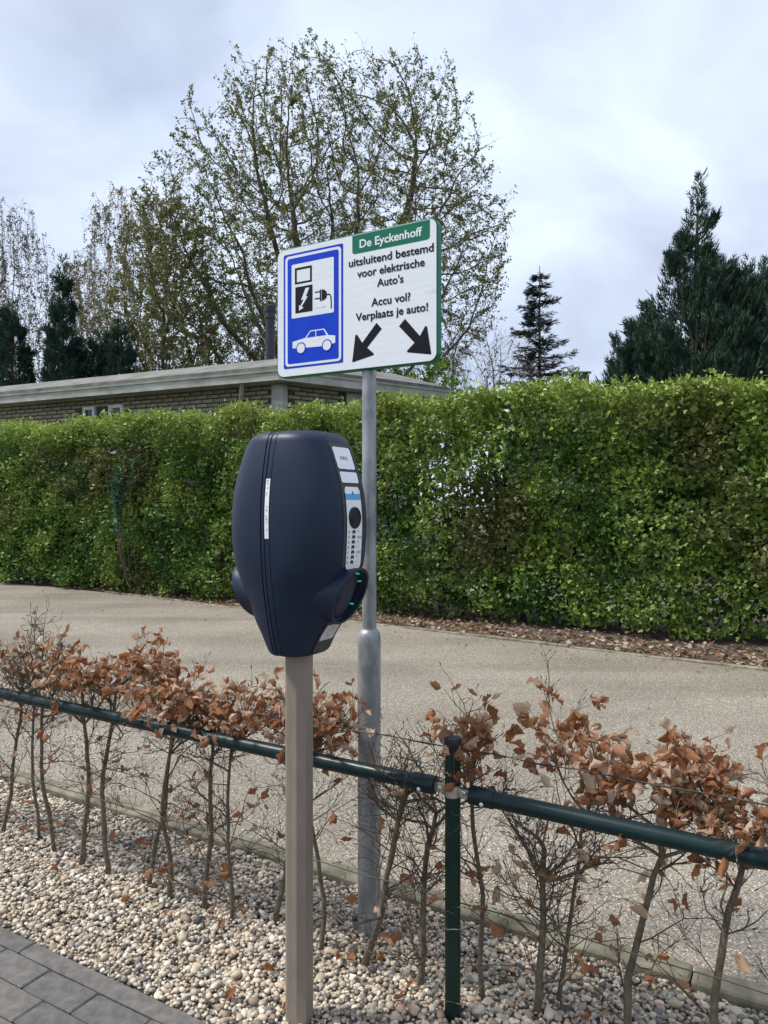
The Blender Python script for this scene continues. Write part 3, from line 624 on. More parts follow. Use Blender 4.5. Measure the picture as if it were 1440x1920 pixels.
# feathery spray of scale leaves: a curved stalk of thin blades
def spray():
    V, F = [], []
    for (x0, y0, dx, dy, w) in ((0, 0, 0, 1.0, .042), (0, .15, -.30, .46, .04), (0, .15, .30, .46, .04), (0, .45, -.22, .42, .04), (0, .45, .22, .42, .04)):
        b = len(V); q = A((dx, dy)); nn = A((-dy, dx)) / np.hypot(dx, dy) * w
        p = A((x0, y0)); c_ = p + q * .5
        V += [(*p, .25 * p[1] ** 2), (*(c_ + nn), .25 * c_[1] ** 2 + .02), (*(p + q), .25 * (p + q)[1] ** 2), (*(c_ - nn), .25 * c_[1] ** 2 - .02)]
        F += [(b, b + 2, b + 1), (b, b + 3, b + 2)]
    return A(V), np.array(F)
SP_T, SP_F = spray()
def cypress(name, label, base, H, prof, nspray, size, cols, seed, lean=(0, 0), grp=None, lumps=7):
    r = np.random.default_rng(seed); base = A(base)
    t = empty(name, base, label, 'tree', grp)
    pz = [p[0] for p in prof]; pr_ = [p[1] for p in prof]
    area = np.interp(np.linspace(0, H, 200), pz, pr_) + .03; cdf = np.cumsum(area); cdf /= cdf[-1]
    z = np.interp(r.random(nspray), cdf, np.linspace(0, H, 200)); th = r.uniform(0, 2 * math.pi, nspray)
    ph = r.uniform(0, 6.28, 6)
    lump = 1 + .10 * np.sin(lumps * th + ph[0] + 2.1 * z) + .10 * np.sin(3.1 * z + ph[2] + 2 * th)
    rad = np.interp(z, pz, pr_) * .86 * lump * (1 - .6 * r.random(nspray) ** 1.6)
    lx = lean[0] * (z / H) ** 2; ly = lean[1] * (z / H) ** 2
    P = np.stack([base[0] + rad * np.cos(th) + lx, base[1] + rad * np.sin(th) + ly, z], 1)
    D = np.stack([np.cos(th) * .75, np.sin(th) * .75, np.full(nspray, .9)], 1) + r.normal(0, .33, (nspray, 3))
    # most sprays sit on upswept plumes that break up the outline
    npl = int(60 + 18 * H); pzz = np.interp(r.random(npl), cdf, np.linspace(0, H, 200)) * .97; pth = r.uniform(0, 6.28, npl); prr = np.interp(pzz, pz, pr_)
    pln = np.clip(prr * r.uniform(.35, .75, npl), .22, 1.15) + .12; inpl = r.random(nspray) < .72; k_ = r.integers(0, npl, nspray); tt = r.random(nspray) ** .8
    od = np.stack([np.cos(pth), np.sin(pth), np.zeros(npl)], 1); axd = od * .52 + A((0, 0, .85)) + r.normal(0, .12, (npl, 3)); axd /= np.linalg.norm(axd, axis=1)[:, None]
    b0_ = base + od * (prr * .66)[:, None] + A((0, 0, 1.)) * pzz[:, None] - A((0, 0, .25)); b0_[:, 0] += lean[0] * (pzz / H) ** 2
    PPl = b0_[k_] + axd[k_] * (pln[k_] * tt)[:, None] + r.normal(0, 1, (nspray, 3)) * (.20 * pln[k_] * (1.05 - tt) + .02)[:, None]
    DPl = axd[k_] + r.normal(0, .30, (nspray, 3)); P = np.where(inpl[:, None], PPl, P); D = np.where(inpl[:, None], DPl, D)
    cl = A(cols)[r.integers(0, len(cols), nspray)] * r.uniform(.65, 1.3, (nspray, 1))
    V, FF, cc = scatter(SP_T, SP_F, frames(D, r.uniform(-.9, .9, nspray)) * (size * r.uniform(.6, 1.5, nspray))[:, None, None], P, cl)
    zs = np.linspace(0, H * .96, 14)
    MB().tube([base + A((lean[0] * (q / H) ** 2, lean[1] * (q / H) ** 2, q)) for q in zs], np.linspace(.16, .015, 14), 7).build('trunk', M['tbark'], t, True)
    br = MB()
    for _ in range(120):
        q = r.uniform(.3, H * .92); a_ = r.uniform(0, 6.28); rr = np.interp(q, pz, pr_) * .8; b0 = base + A((lean[0] * (q / H) ** 2, lean[1] * (q / H) ** 2, q))
        br.tube([b0, b0 + A((math.cos(a_) * rr * .6, math.sin(a_) * rr * .6, rr * .35)), b0 + A((math.cos(a_) * rr, math.sin(a_) * rr, rr * .9))], [.03, .018, .006], 4, cap=False)
    br.build('branches', M['tbark'], t)
    obj('crown', V, [FF], M['conifer'], t, False, cc)
    return t
DK = [(.024, .056, .036), (.036, .076, .046), (.018, .042, .031), (.050, .095, .052)]
DB = [(.020, .050, .038), (.030, .068, .048), (.015, .038, .031), (.042, .08, .052)]
cyp = [(0, 2.0), (1.5, 2.2), (3.2, 2.2), (4.0, 2.0), (4.8, 1.6), (5.6, 1.12), (6.4, .66), (7.2, .34), (8.0, .13), (8.7, .02)]
cypress('cypress_tree', 'tall dark cypress with bent feathery tip behind the hedge', (6.75, 16.2, 0), 8.6, cyp, 34000, .20, DK, 21, lean=(.12, 0))
cypress('cypress_tree', 'lower broad cypress bush crowding the foot of the tall dark cypress', (5.55, 15.6, 0), 5.3, [(0, .95), (2, 1.1), (3.4, .95), (4.3, .6), (5.3, .06)], 11000, .20, DK, 22)
cypress('cypress_tree', 'dark cypress on the far side of the tall bent-tipped one', (8.72, 16.8, 0), 7.0, [(0, 1.3), (3, 1.35), (4.6, .95), (5.8, .45), (7.0, .04)], 13000, .22, DK, 23)
cypress('cypress_tree', 'dense cypress filling in between the bent-tipped cypress and its darker neighbour', (7.85, 15.9, 0), 6.7, [(0, 1.4), (3, 1.5), (4.6, 1.25), (5.7, .65), (6.7, .05)], 17000, .21, DK, 24)
G2 = 'dark conifers behind the bungalow'
cypress('conifer_tree', 'leftmost deep green conifer behind the bungalow roof, lighter at its foot', (-12.8, 25.5, 0), 8.5, [(0, 1.2), (3, 1.15), (5, .8), (7, .35), (8.6, .02)], 11000, .28, DB + [(.03, .07, .035)], 31, grp=G2)
cypress('conifer_tree', 'tallest dark conifer behind the bungalow roof', (-11.1, 25.6, 0), 9.9, [(0, 1.1), (3, 1.05), (5.5, .78), (7.5, .38), (9.7, .02)], 11000, .28, DB, 32, grp=G2)
cypress('conifer_tree', 'shortest dark conifer behind the bungalow roof', (-9.0, 25.4, 0), 8.0, [(0, .62), (3, .66), (5.5, .5), (7, .25), (7.9, .03)], 7000, .25, DB, 33, grp=G2)
cypress('conifer_tree', 'narrow dark conifer wedged between the tallest and the shortest behind the bungalow', (-10.05, 26.2, 0), 7.7, [(0, .6), (4, .6), (6, .42), (7.7, .03)], 6000, .25, DB, 34, grp=G2)

def spruce(base, H, Rb, seed):
    r = np.random.default_rng(seed); base = A(base)
    t = empty('spruce_tree', base, 'lone ragged dark spruce standing clear against the sky', 'tree')
    MB().tube([base + ZD * q for q in np.linspace(0, H, 10)], np.linspace(.2, .02, 10), 7).build('trunk', M['tbark'], t, True)
    br = MB(); P, D = [], []
    z = 2.0
    while z < H - .3:
        rb = Rb * (1 - z / H) ** .75 + .12
        for k in range(r.integers(4, 7)):
            a_ = r.uniform(0, 6.28); Ln = rb * r.uniform(.55, 1.25); d = A((math.cos(a_), math.sin(a_), 0))
            pts = [base + ZD * z + d * Ln * q + ZD * (-.30 * Ln * q + .36 * Ln * q * q) for q in np.linspace(0, 1, 6)]
            br.tube(pts, np.linspace(.035, .008, 6), 4, cap=False)
            m = int(26 * Ln) + 8
            for _ in range(m):
                q = r.uniform(.12, 1); p = base + ZD * z + d * Ln * q + ZD * (-.30 * Ln * q + .36 * Ln * q * q)
                sd = A((-d[1], d[0], 0)) * r.choice((-1, 1)); P.append(p + sd * r.uniform(0, .28) * (1.1 - q) * Ln * .6 + r.normal(0, .04, 3)); D.append(d * .6 + sd * .8 + r.normal(0, .25, 3) - ZD * .25)
        z += r.uniform(.34, .52)
    n = len(P); P = A(P); D = A(D)
    for _ in range(60): pass
    br.build('branches', M['tbark'], t)
    V, FF, cc = scatter(SP_T, SP_F, frames(D, r.uniform(-.6, .6, n)) * (.42 * r.uniform(.6, 1.3, n))[:, None, None], P, A([(.026, .038, .035), (.036, .048, .042), (.02, .03, .03)])[r.integers(0, 3, n)])
    obj('crown', V, [FF], M['conifer'], t, False, cc)
spruce((8.4, 40, 0), 14.4, 3.3, 41)

# ================================================================== TALL CLIPPED HEDGE
hd = empty('hedge', U(-5, 8.7, 0), 'tall clipped field maple hedge along the far side of the road', 'hedge')
HV0, HV1, HU0, HU1 = 8.25, 9.25, -16.5, 3.0
def hedge_top(u): return 2.74 - .07 * np.clip(u + 3, 0, 2) / 2 + .012 * np.maximum(0, -u - 3) + .05 * np.sin(u * 2.3) + .04 * np.sin(u * 5.1 + 1) + .09 * np.exp(-((u + 3.1) / .5) ** 2) + .07 * np.exp(-((u + .8) / .4) ** 2) + .14 * np.exp(-((u + 9.1) / .4) ** 2)
def nz(P, s, o=0): return np.array([noise.noise((p[0] * s + o, p[1] * s, p[2] * s)) for p in P])
# clumps: most on the front and top skins, some inside, some on the back
nc = 17000
u_ = rng.uniform(HU0, HU1, nc); side = rng.random(nc)
top_ = hedge_top(u_)
z_ = rng.uniform(.03, 1, nc) ** 1.08 * top_; v_ = np.where(side < .46, HV0 + np.abs(rng.normal(0, .07, nc)), np.where(side < .76, rng.uniform(HV0 + .15, HV1, nc), HV1 - np.abs(rng.normal(0, .12, nc))))
on_top = (side > .76) & (side < .90); z_ = np.where(on_top, top_ - np.abs(rng.normal(0, .05, nc)), z_); v_ = np.where(on_top, rng.uniform(HV0, HV1, nc), v_)
cp = np.stack([u_, v_, z_], 1)
h1 = nz(cp, 1.15, 4.0); h2_ = nz(cp, 2.6, 9.0)
cp[:, 1] += np.where(v_ < HV0 + .4, -.26 * h1 - .20 * h2_ - .12 * nz(cp, 6.0, 3.0), 0)
cp[:, 2] += np.where(on_top, .08 * h2_, 0)
keep = (h1 * .7 + h2_ * .55 > -.66) | ((side > .46) & (side < .76) & (rng.random(nc) < .75)) | (rng.random(nc) < .35) | on_top | ((z_ > top_ - .35) & (rng.random(nc) < .75))
low = (z_ < .16) & (u_ > -4.5) & (rng.random(nc) < .3); keep &= ~low
cp, h1, h2_, tp = cp[keep], h1[keep], h2_[keep], top_[keep]; nc = len(cp)
per = rng.integers(9, 16, nc); ci = np.repeat(np.arange(nc), per); n = len(ci)
off = rng.normal(0, 1, (n, 3)) * np.array((.062, .055, .045)); lp = cp[ci] + off
hz = lp[:, 2]; lp = lp[hz > .03]; ci = ci[hz > .03]; n = len(lp)
Pw = np.stack([CU * lp[:, 0] - SU * lp[:, 1], SU * lp[:, 0] + CU * lp[:, 1], lp[:, 2]], 1)
Dl = rng.normal(size=(n, 3)) * .7 + np.array((-.1, -.35, .45))
yg, gr, ol, dk = A((.26, .335, .07)), A((.085, .17, .030)), A((.145, .165, .05)), A((.052, .11, .022))
hue = nz(cp, .75, 21.0); hue2 = nz(cp, 1.9, 33.0)
cc_ = np.where((hue > .12)[:, None], gr, np.where((hue < -.30)[:, None], ol, .42 * yg + .58 * gr))
cc_ = np.where(((hue2 > .25) & (hue > -.2))[:, None], .65 * yg + .35 * gr, cc_); cc_ = np.where((hue2 < -.34)[:, None], dk, cc_)
newg = np.clip((cp[:, 2] - (tp - .45)) / .45, 0, 1)[:, None]        # pale new shoots along the clipped top
cc_ = cc_ * (1 - newg * .85) + yg * 1.1 * newg * .85
cc_ = cc_ * rng.uniform(.8, 1.22, (nc, 1))
Fr = frames(Dl, rng.uniform(-1.2, 1.2, n)) * rng.uniform(.030, .062, n)[:, None, None]; lc = cc_[ci] * rng.uniform(.72, 1.28, (n, 1))
skin = (lp[:, 1] < HV0 + .11) | (lp[:, 2] > hedge_top(lp[:, 0]) - .12)
V1, F1_, c1_ = scatter(MAPLE_T, MAPLE_F, Fr[skin], Pw[skin], lc[skin]); V2, F2_, c2_ = scatter(KITE_T * A((2.4, 1.5, 1)), KITE_F, Fr[~skin], Pw[~skin], lc[~skin])
obj('foliage', np.concatenate([V1, V2]), [np.concatenate([F1_, F2_ + len(V1)])], M['leaf'], hd, False, np.concatenate([c1_, c2_]), kind='stuff')
stem_r = random.Random(5); brs = MB()
u = HU0
while u < HU1:
    u += stem_r.uniform(.22, .42); p = U(u, 8.75 + stem_r.uniform(-.15, .15), -.02); P = [p]; d = np.zeros(3)
    for k in range(9):
        p = p + A((stem_r.gauss(0, .045), stem_r.gauss(0, .045), .28)); P.append(p)
    MB().tube(P, np.linspace(stem_r.uniform(.022, .04), .006, 10), 6).build('stem', M['tbark'], hd, True)
    for k in range(13):
        q = P[stem_r.randint(1, 8)]; dd = A((stem_r.gauss(0, 1), stem_r.gauss(0, 1), stem_r.uniform(.2, 1.2))); dd /= np.linalg.norm(dd); Ln = stem_r.uniform(.3, .75)
        m1 = q + dd * Ln * .5 + A((stem_r.gauss(0, .05), stem_r.gauss(0, .05), 0)); e1 = m1 + (dd + A((stem_r.gauss(0, .5), stem_r.gauss(0, .5), stem_r.gauss(0, .4)))) * Ln * .5
        brs.tube([q, m1, e1], [.009, .006, .003], 4, cap=False)
        for _ in range(2):
            d3 = A((stem_r.gauss(0, 1), stem_r.gauss(0, 1), stem_r.gauss(.3, .6))) * .22; brs.tube([m1, m1 + d3 * .5 + A((0, 0, .03)), m1 + d3], [.004, .003, .0015], 3, cap=False)
brs.build('branches', M['twig'], hd, kind='stuff')
# a blue-green evergreen shoot that has grown up inside the hedge
lr = np.random.default_rng(77); c0 = U(-9.4, 8.05, 0)
ls = empty('laurel_shoot', c0, 'blue-green laurel shoot with long smooth leaves growing up through the hedge', 'shrub')
Ps, Ds, st = [], [], MB()
for k in range(9):
    e0 = c0 + UD * lr.normal(0, .16) + VD * lr.normal(-.06, .07) + ZD * (1.45 + lr.uniform(0, .95)); st.tube([c0 + VD * .15 + ZD * .02, c0 * .6 + e0 * .4 + ZD * .35 * (e0[2] - .02) * 0, e0], [.012, .009, .004], 5)
    for j in range(26):
        q = j / 26; ax_ = e0 - ZD * (.5 * (1 - q)); an = j * 2.4; dd = UD * math.cos(an) + VD * (math.sin(an) * .8 - .35) + ZD * .55; Ps.append(ax_ + lr.normal(0, .015, 3)); Ds.append(dd)
n = len(Ps); V, FF, cc = scatter(LEAF_T * A((.62, 1, 1)), LEAF_F, frames(A(Ds), lr.normal(0, .3, n)) * lr.uniform(.09, .13, n)[:, None, None], A(Ps), A([(.05, .12, .065), (.07, .16, .09), (.04, .10, .06)])[lr.integers(0, 3, n)])
st.build('stems', M['twig'], ls); obj('foliage', V, [FF], M['leaf'], ls, False, cc, kind='stuff')

# ================================================================== GREEN TUBE FENCE
FV = 1.855
fc = empty('barrier_fence', U(-.852, FV, 0), 'low dark green tube rail fence with wires in front of the beech row', 'fence')
POSTS = [(-3.95, 0.62), (-.852, 0.62), (2.2, .59)]
RAILZ = .62
for pu, _ in POSTS:
    p = U(pu, FV, 0)
    po = MB().lathe(p, ZD, [(.0215, -.25), (.0215, .735)], 24).build('post', M['green_post'], fc); smooth_by_angle(po)
    cp_ = MB().lathe(p, ZD, [(.0235, .722), (.0245, .728), (.0245, .757), (.0225, .764), (.012, .767)], 24).build('post_cap', M['cap'], po); smooth_by_angle(cp_, 50)
    bk = MB()
    bk.lathe(p, ZD, [(.0235, RAILZ - .016), (.0235, RAILZ + .016)], 24)
    for sgn in (-1, 1):
        bk.box(p + UD * sgn * .037 - VD * .006 + ZD * (RAILZ - sgn * .002), UD, VD, ZD, .036, .005, .028, .002)
        bk.box(p + UD * sgn * .046 + VD * .004 + ZD * RAILZ, UD, VD, ZD, .04, .005, .024, .002)
    bk = bk.build('bracket', M['steel'], fc); smooth_by_angle(bk)
    for sgn in (-1, 1):
        b_ = MB().lathe(p + UD * sgn * .036 - VD * .009 + ZD * RAILZ, -VD, [(.0085, 0), (.0085, .004), (.005, .0065), (.0045, .010)], 10).build('bolt', M['steel'], bk); smooth_by_angle(b_)
def rail(u0, z0, u1, z1):
    a, b = U(u0, FV, z0), U(u1, FV, z1); d = (b - a) / np.linalg.norm(b - a); Ln = np.linalg.norm(b - a)
    r_ = MB().lathe(a, d, [(.0222, .01), (.0222, Ln - .01)], 28).build('rail', M['green_rail'], fc); smooth_by_angle(r_)
    for q, dd in ((a, d), (b, -d)):
        sl = MB().lathe(q, dd, [(.014, 0), (.0248, .0015), (.0254, .004), (.0254, .068), (.0244, .0705), (.0220, .071)], 28).build('end_sleeve', M['green_rail'], r_); smooth_by_angle(sl)
        s_ = MB().lathe(q + dd * .042 - VD * .0240 - ZD * .010, -VD - ZD * .3, [(.0055, -.002), (.0055, .0015), (.003, .003)], 12).build('rivet', M['white'], r_); smooth_by_angle(s_)
rail(-3.95 + .055, .63, -.852 - .052, .622); rail(-.852 + .052, .617, 2.2 - .055, .595)
for (zw, r_, vo) in ((.728, .0016, .024), (.30, .0018, .024), (.285, .0012, .03)):
    us_ = np.linspace(-4.2, 2.4, 60); wpts = [U(q, FV + vo, zw - .006 * math.sin((q + .852) * 1.0) ** 2 + .002 * math.sin(q * 23)) for q in us_]
    if zw == .285: continue
    w_ = MB().tube(wpts, r_, 5)
    if zw > .5:
        w2 = [p + A((0, .0022 * math.cos(i * 2.1), .0022 * math.sin(i * 2.1))) for i, p in enumerate(wpts)]; w_.tube(w2, r_ * .9, 4)
        for q in np.arange(-4.1, 2.3, .115):
            c0 = U(q, FV + vo, zw)
            for k in range(2):
                d_ = A((random.gauss(0, 1), random.gauss(0, 1), random.gauss(0, 1))); d_ /= np.linalg.norm(d_); w_.tube([c0 - d_ * .012, c0 + d_ * .012], .0011, 3)
    w_.build('wire', M['wire'], fc)
MB().tube([U(-.852, FV, .245) + A((.0235 * math.cos(a), .0235 * math.sin(a), .003 * math.sin(3 * a))) for a in np.linspace(0, 6.2, 20)], .0014, 4).build('wire_tie', M['steel'], fc)

# ================================================================== CHARGING POST
CUu, CVv = -1.211, 1.633
CB = U(CUu, CVv, 0)
def K(w, a, z): return CB + UD * w + VD * a + ZD * z     # w: towards the plug faces, a: sideways (minus = camera side)
chg = empty('charging_station', CB, 'dark navy double-sided car charging station on a taupe metal post', 'charger')
# post: square tube with broad chamfers and a shallow groove on each face
hp, cf, g = .0345, .017, .0
pp = []
for q in range(4):
    an = q * math.pi / 2; ca, sa = math.cos(an), math.sin(an)
    for (x, y) in ((hp, -hp + cf + .0016), (hp, -.004), (hp - .0004, -.0015), (hp - .0004, .0015), (hp, .004), (hp, hp - cf - .0015), (hp - .0006, hp - cf), (hp - cf, hp - .0006), (hp - cf - .0015, hp)):
        pp.append((x * ca - y * sa, x * sa + y * ca))
kk = len(pp); V = [K(x, y, z) for z in (-.3, 1.02) for x, y in pp]
F = [(i, (i + 1) % kk, kk + (i + 1) % kk, kk + i) for i in range(kk)] + [tuple(range(kk, 2 * kk))]
smooth_by_angle(obj('post', V, F, M['alu'], chg), 12)
Zk = [1.003, 1.03, 1.06, 1.10, 1.16, 1.22, 1.30, 1.38, 1.45, 1.51, 1.56, 1.60]
Wk = [.088, .097, .106, .116, .128, .136, .142, .143, .138, .129, .118, .107]
Dk = [.066, .079, .095, .122, .151, .168, .176, .177, .168, .150, .131, .112]
def cub(x, X, Y):
    m = np.gradient(Y, X); i = int(np.clip(np.searchsorted(X, x) - 1, 0, len(X) - 2)); h = X[i + 1] - X[i]; t = (x - X[i]) / h
    return (2 * t ** 3 - 3 * t ** 2 + 1) * Y[i] + (t ** 3 - 2 * t ** 2 + t) * h * m[i] + (3 * t ** 2 - 2 * t ** 3) * Y[i + 1] + (t ** 3 - t ** 2) * h * m[i + 1]
Wz = lambda z: cub(z, Zk, Wk); Dz = lambda z: cub(z, Zk, Dk)
PEz = lambda z: float(np.interp(z, [1.0, 1.06, 1.12, 1.18, 1.235, 1.31], [2.1, 1.9, 1.68, 1.85, 2.3, 2.6])); FHz = lambda z: float(np.interp(z, [1.0, 1.08, 1.13, 1.20, 1.26], [.046, .044, .032, .036, .056]))
rows = []
rt = .026
for a in np.linspace(0, math.pi / 2, 6): rows.append((1.003 + .014 * (1 - math.sin(a)), .014 * (1 - math.cos(math.pi / 2 - a)) * 0 + .014 * (1 - math.sin(a)) * 0, a))
ZR = [(1.003 + .012 * (1 - math.cos(a)), .012 * (1 - math.sin(a))) for a in np.linspace(0, math.pi / 2, 5)]
ZR += [(z, 0) for z in np.linspace(1.022, 1.567, 46)]
ZR += [(1.573 + rt * math.sin(a), rt * (1 - math.cos(a))) for a in np.linspace(0, math.pi / 2, 8)]
def half_width(w, z, ins, D_):
    PE = PEz(z); Wd = Wz(z) - ins; fr_ = np.clip(abs(w) / D_, 0, 1); return Wd * (1 - fr_ ** PE) ** (1 / PE)
def sect(z, ins):
    PE = PEz(z); Dfront = Dz(z) - ins; Wd = Wz(z) - ins; fh = FHz(z) * min(1, Wd / .12)
    D_ = Dfront / (1 - (fh / Wd) ** PE) ** (1 / PE); return Dfront, Wd, D_, fh
def shell(wstart, sg, name):
    V, F = [], []; ncol = None
    for z, ins in ZR:
        Df, Wd, D_, fh = sect(z, ins); th0 = wstart / D_
        ths = np.linspace(0, 1, 22)
        near = []
        for t in ths:
            w = wstart + (Df - wstart) * (math.sin(t * math.pi / 2)); near.append((w, half_width(w, z, ins, D_)))
        near[-1] = (Df, fh)
        col = [(wstart, near[0][1] - .004)] + near + [(Df + .0006, fh * .5), (Df + .0008, 0)]
        full = [(w, -a) for w, a in col] + [(w, a) for w, a in col[-2::-1]]
        ncol = len(full); V += [K(sg * w, a, z) for w, a in full]
    for r_ in range(len(ZR) - 1):
        for i in range(ncol - 1): F.append((r_ * ncol + i, r_ * ncol + i + 1, r_ * ncol + ncol + i + 1, r_ * ncol + ncol + i))
    F += [tuple(range(ncol - 1, -1, -1)), tuple((len(ZR) - 1) * ncol + i for i in range(ncol))]
    if sg < 0: F = [f[::-1] for f in F]
    return smooth_by_angle(obj(name, V, F, M['shell'], chg), 32)
sf = shell(.0130, 1, 'shell'); sb_ = shell(.0185, -1, 'shell')
def band(w0, w1, ins0, m_, name):
    V, F = [], []
    for z, ins in ZR:
        Df, Wd, D_, fh = sect(z, ins); a0, a1 = half_width(w0, z, ins + ins0, D_), half_width(w1, z, ins + ins0, D_); b_ = .0012
        zz2 = z - ins0 * (1 if z > 1.3 else -1) * (1 if (z > 1.59 or z < 1.01) else 0)
        V += [K(w0, -a0 + b_, zz2), K(w0 + b_, -a0, zz2), K(w1 - b_, -a1, zz2), K(w1, -a1 + b_, zz2), K(w1, a1 - b_, zz2), K(w1 - b_, a1, zz2), K(w0 + b_, a0, zz2), K(w0, a0 - b_, zz2)]
    for r_ in range(len(ZR) - 1):
        for i in range(8): j = (i + 1) % 8; F.append((r_ * 8 + i, r_ * 8 + j, r_ * 8 + 8 + j, r_ * 8 + 8 + i))
    F += [tuple(range(7, -1, -1)), tuple((len(ZR) - 1) * 8 + i for i in range(8))]
    return smooth_by_angle(obj(name, V, F, m_, chg), 32)
band(-.0190, .0135, .0045, M['seamdark'], 'inner_core')
band(-.0165, -.0065, .0008, M['shell'], 'seam_band'); band(-.0045, .0108, .0008, M['shell'], 'seam_band')
# plug holders: flaring cones cut obliquely, with a rim, a dark well and glowing green patches for LED reflections inside
ZH = 1.165
def holder(sg):
    prof = [(.010, .118, .010, 0), (.035, .115, .030, .1), (.060, .108, .045, .22), (.085, .099, .057, .4), (.11, .0900, .066, .62), (.135, .0805, .0715, .85), (.155, .0775, .0755, 1), (.1645, .0768, .0762, 1), (.1675, .0757, .0750, 1), (.1678, .0700, .0695, 1), (.1650, .0690, .0683, 1), (.150, .0660, .0655, 1), (.100, .0590, .059, .95)]
    n = 48; V, F = [], []
    for w, ra, rz, sh in prof:
        for i in range(n):
            a = i * 2 * math.pi / n; dz = rz * math.sin(a); V.append(K(sg * (w + .43 * sh * dz), ra * math.cos(a) * .98, ZH + dz + .006 * (1 - min(1, w / .15))))
    for k in range(len(prof) - 1):
        for i in range(n): j = (i + 1) % n; f = (k * n + i, k * n + j, k * n + n + j, k * n + n + i); F.append(f if sg < 0 else f[::-1])
    h = smooth_by_angle(obj('plug_holder', V, F, M['shell'], chg), 45)
    sk = MB(); Vv = []
    n = 40; prof2 = [(.1640, .0672), (.150, .0650), (.118, .0605), (.118, .0520), (.124, .051), (.126, .046), (.118, .042), (.116, .002)]
    V, F = [], []
    for w, r_ in prof2:
        for i in range(n):
            a = i * 2 * math.pi / n; dz = r_ * 1.02 * math.sin(a) ; V.append(K(sg * (w + .43 * dz), r_ * math.cos(a), ZH + dz))
    for k in range(len(prof2) - 1):
        for i in range(n): j = (i + 1) % n; f = (k * n + i, k * n + j, k * n + n + j, k * n + n + i); F.append(f if sg < 0 else f[::-1])
    smooth_by_angle(obj('socket', V, F, M['sock'], h), 40)
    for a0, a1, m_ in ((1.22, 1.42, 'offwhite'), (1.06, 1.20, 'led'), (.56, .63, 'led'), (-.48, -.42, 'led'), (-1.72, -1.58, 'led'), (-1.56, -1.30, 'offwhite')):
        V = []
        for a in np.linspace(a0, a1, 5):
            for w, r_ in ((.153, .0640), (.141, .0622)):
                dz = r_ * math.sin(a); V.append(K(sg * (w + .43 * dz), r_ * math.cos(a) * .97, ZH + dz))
        obj('status_light', V, [(2 * i, 2 * i + 1, 2 * i + 3, 2 * i + 2) for i in range(4)], M[m_], h)  # green patches are reflections given a glow, off-white ones do not glow
    return h
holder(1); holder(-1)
# curved front panels with their labels
def strip(name, z0, z1, a0, a1, off, m_, parent, sg=1, rnd=.004, n=14, thick=0.0):
    zs = np.linspace(z0, z1, n); V, F = [], []
    for z in zs:
        e_ = min(z - z0, z1 - z); q = 0 if e_ >= rnd else rnd - math.sqrt(max(0, rnd ** 2 - (rnd - e_) ** 2))
        slope = (Dz(z + .002) - Dz(z - .002)) / .004; nl = math.hypot(1, slope)
        w = Dz(z) + .0008 + off / nl; zz2 = z - slope * off / nl
        for a in np.linspace(a0 + q, a1 - q, 3): V.append(K(sg * w, a, zz2))
    for r_ in range(n - 1):
        for i in range(2): f = (r_ * 3 + i, r_ * 3 + i + 1, r_ * 3 + 4 + i, r_ * 3 + 3 + i); F.append(f if sg > 0 else f[::-1])
    return obj(name, V, F, m_, parent)
def frame_rim(z0, z1, ah, sg):
    """raised surround following the curved front"""
    zs = np.linspace(z0, z1, 30); V, F = [], []
    for z in zs:
        w = Dz(z)
        for a, o_ in ((-ah - .005, -.006), (-ah - .004, .0030), (-ah + .001, .0036), (-ah + .003, .0008), (ah - .003, .0008), (ah - .001, .0036), (ah + .004, .0030), (ah + .005, -.006)): V.append(K(sg * (w + o_), a, z))
    for r_ in range(29):
        for i in range(7): f = (r_ * 8 + i, r_ * 8 + i + 1, r_ * 8 + 9 + i, r_ * 8 + 8 + i); F.append(f if sg > 0 else f[::-1])
    F += [tuple(range(8)), tuple(29 * 8 + i for i in range(8))]
    return smooth_by_angle(obj('front_panel', V, F, M['frame'], chg), 40)
FNT = {}
DG = None
def text_obj(body, place, width, cap, m_, name, parent, bold=.0, align=.5):
    """flat lettering: place(x, y) -> world point, x across the width, y up from the baseline"""
    cu = bpy.data.curves.new('t', 'FONT'); cu.body = body; cu.size = 1; cu.offset = bold; cu.resolution_u = 3
    to = bpy.data.objects.new('t', cu); COL.objects.link(to); bpy.context.view_layer.update()
    me = bpy.data.meshes.new_from_object(to.evaluated_get(bpy.context.evaluated_depsgraph_get()))
    V = np.array([v.co[:] for v in me.vertices]); F = [tuple(p.vertices) for p in me.polygons]
    bpy.data.objects.remove(to); bpy.data.curves.remove(cu); bpy.data.meshes.remove(me)
    x0, x1 = V[:, 0].min(), V[:, 0].max(); s = width / (x1 - x0); sy = cap / .73
    return obj(name, [place((x - x0) * s, y * sy) for x, y, _ in V], F, m_, parent)
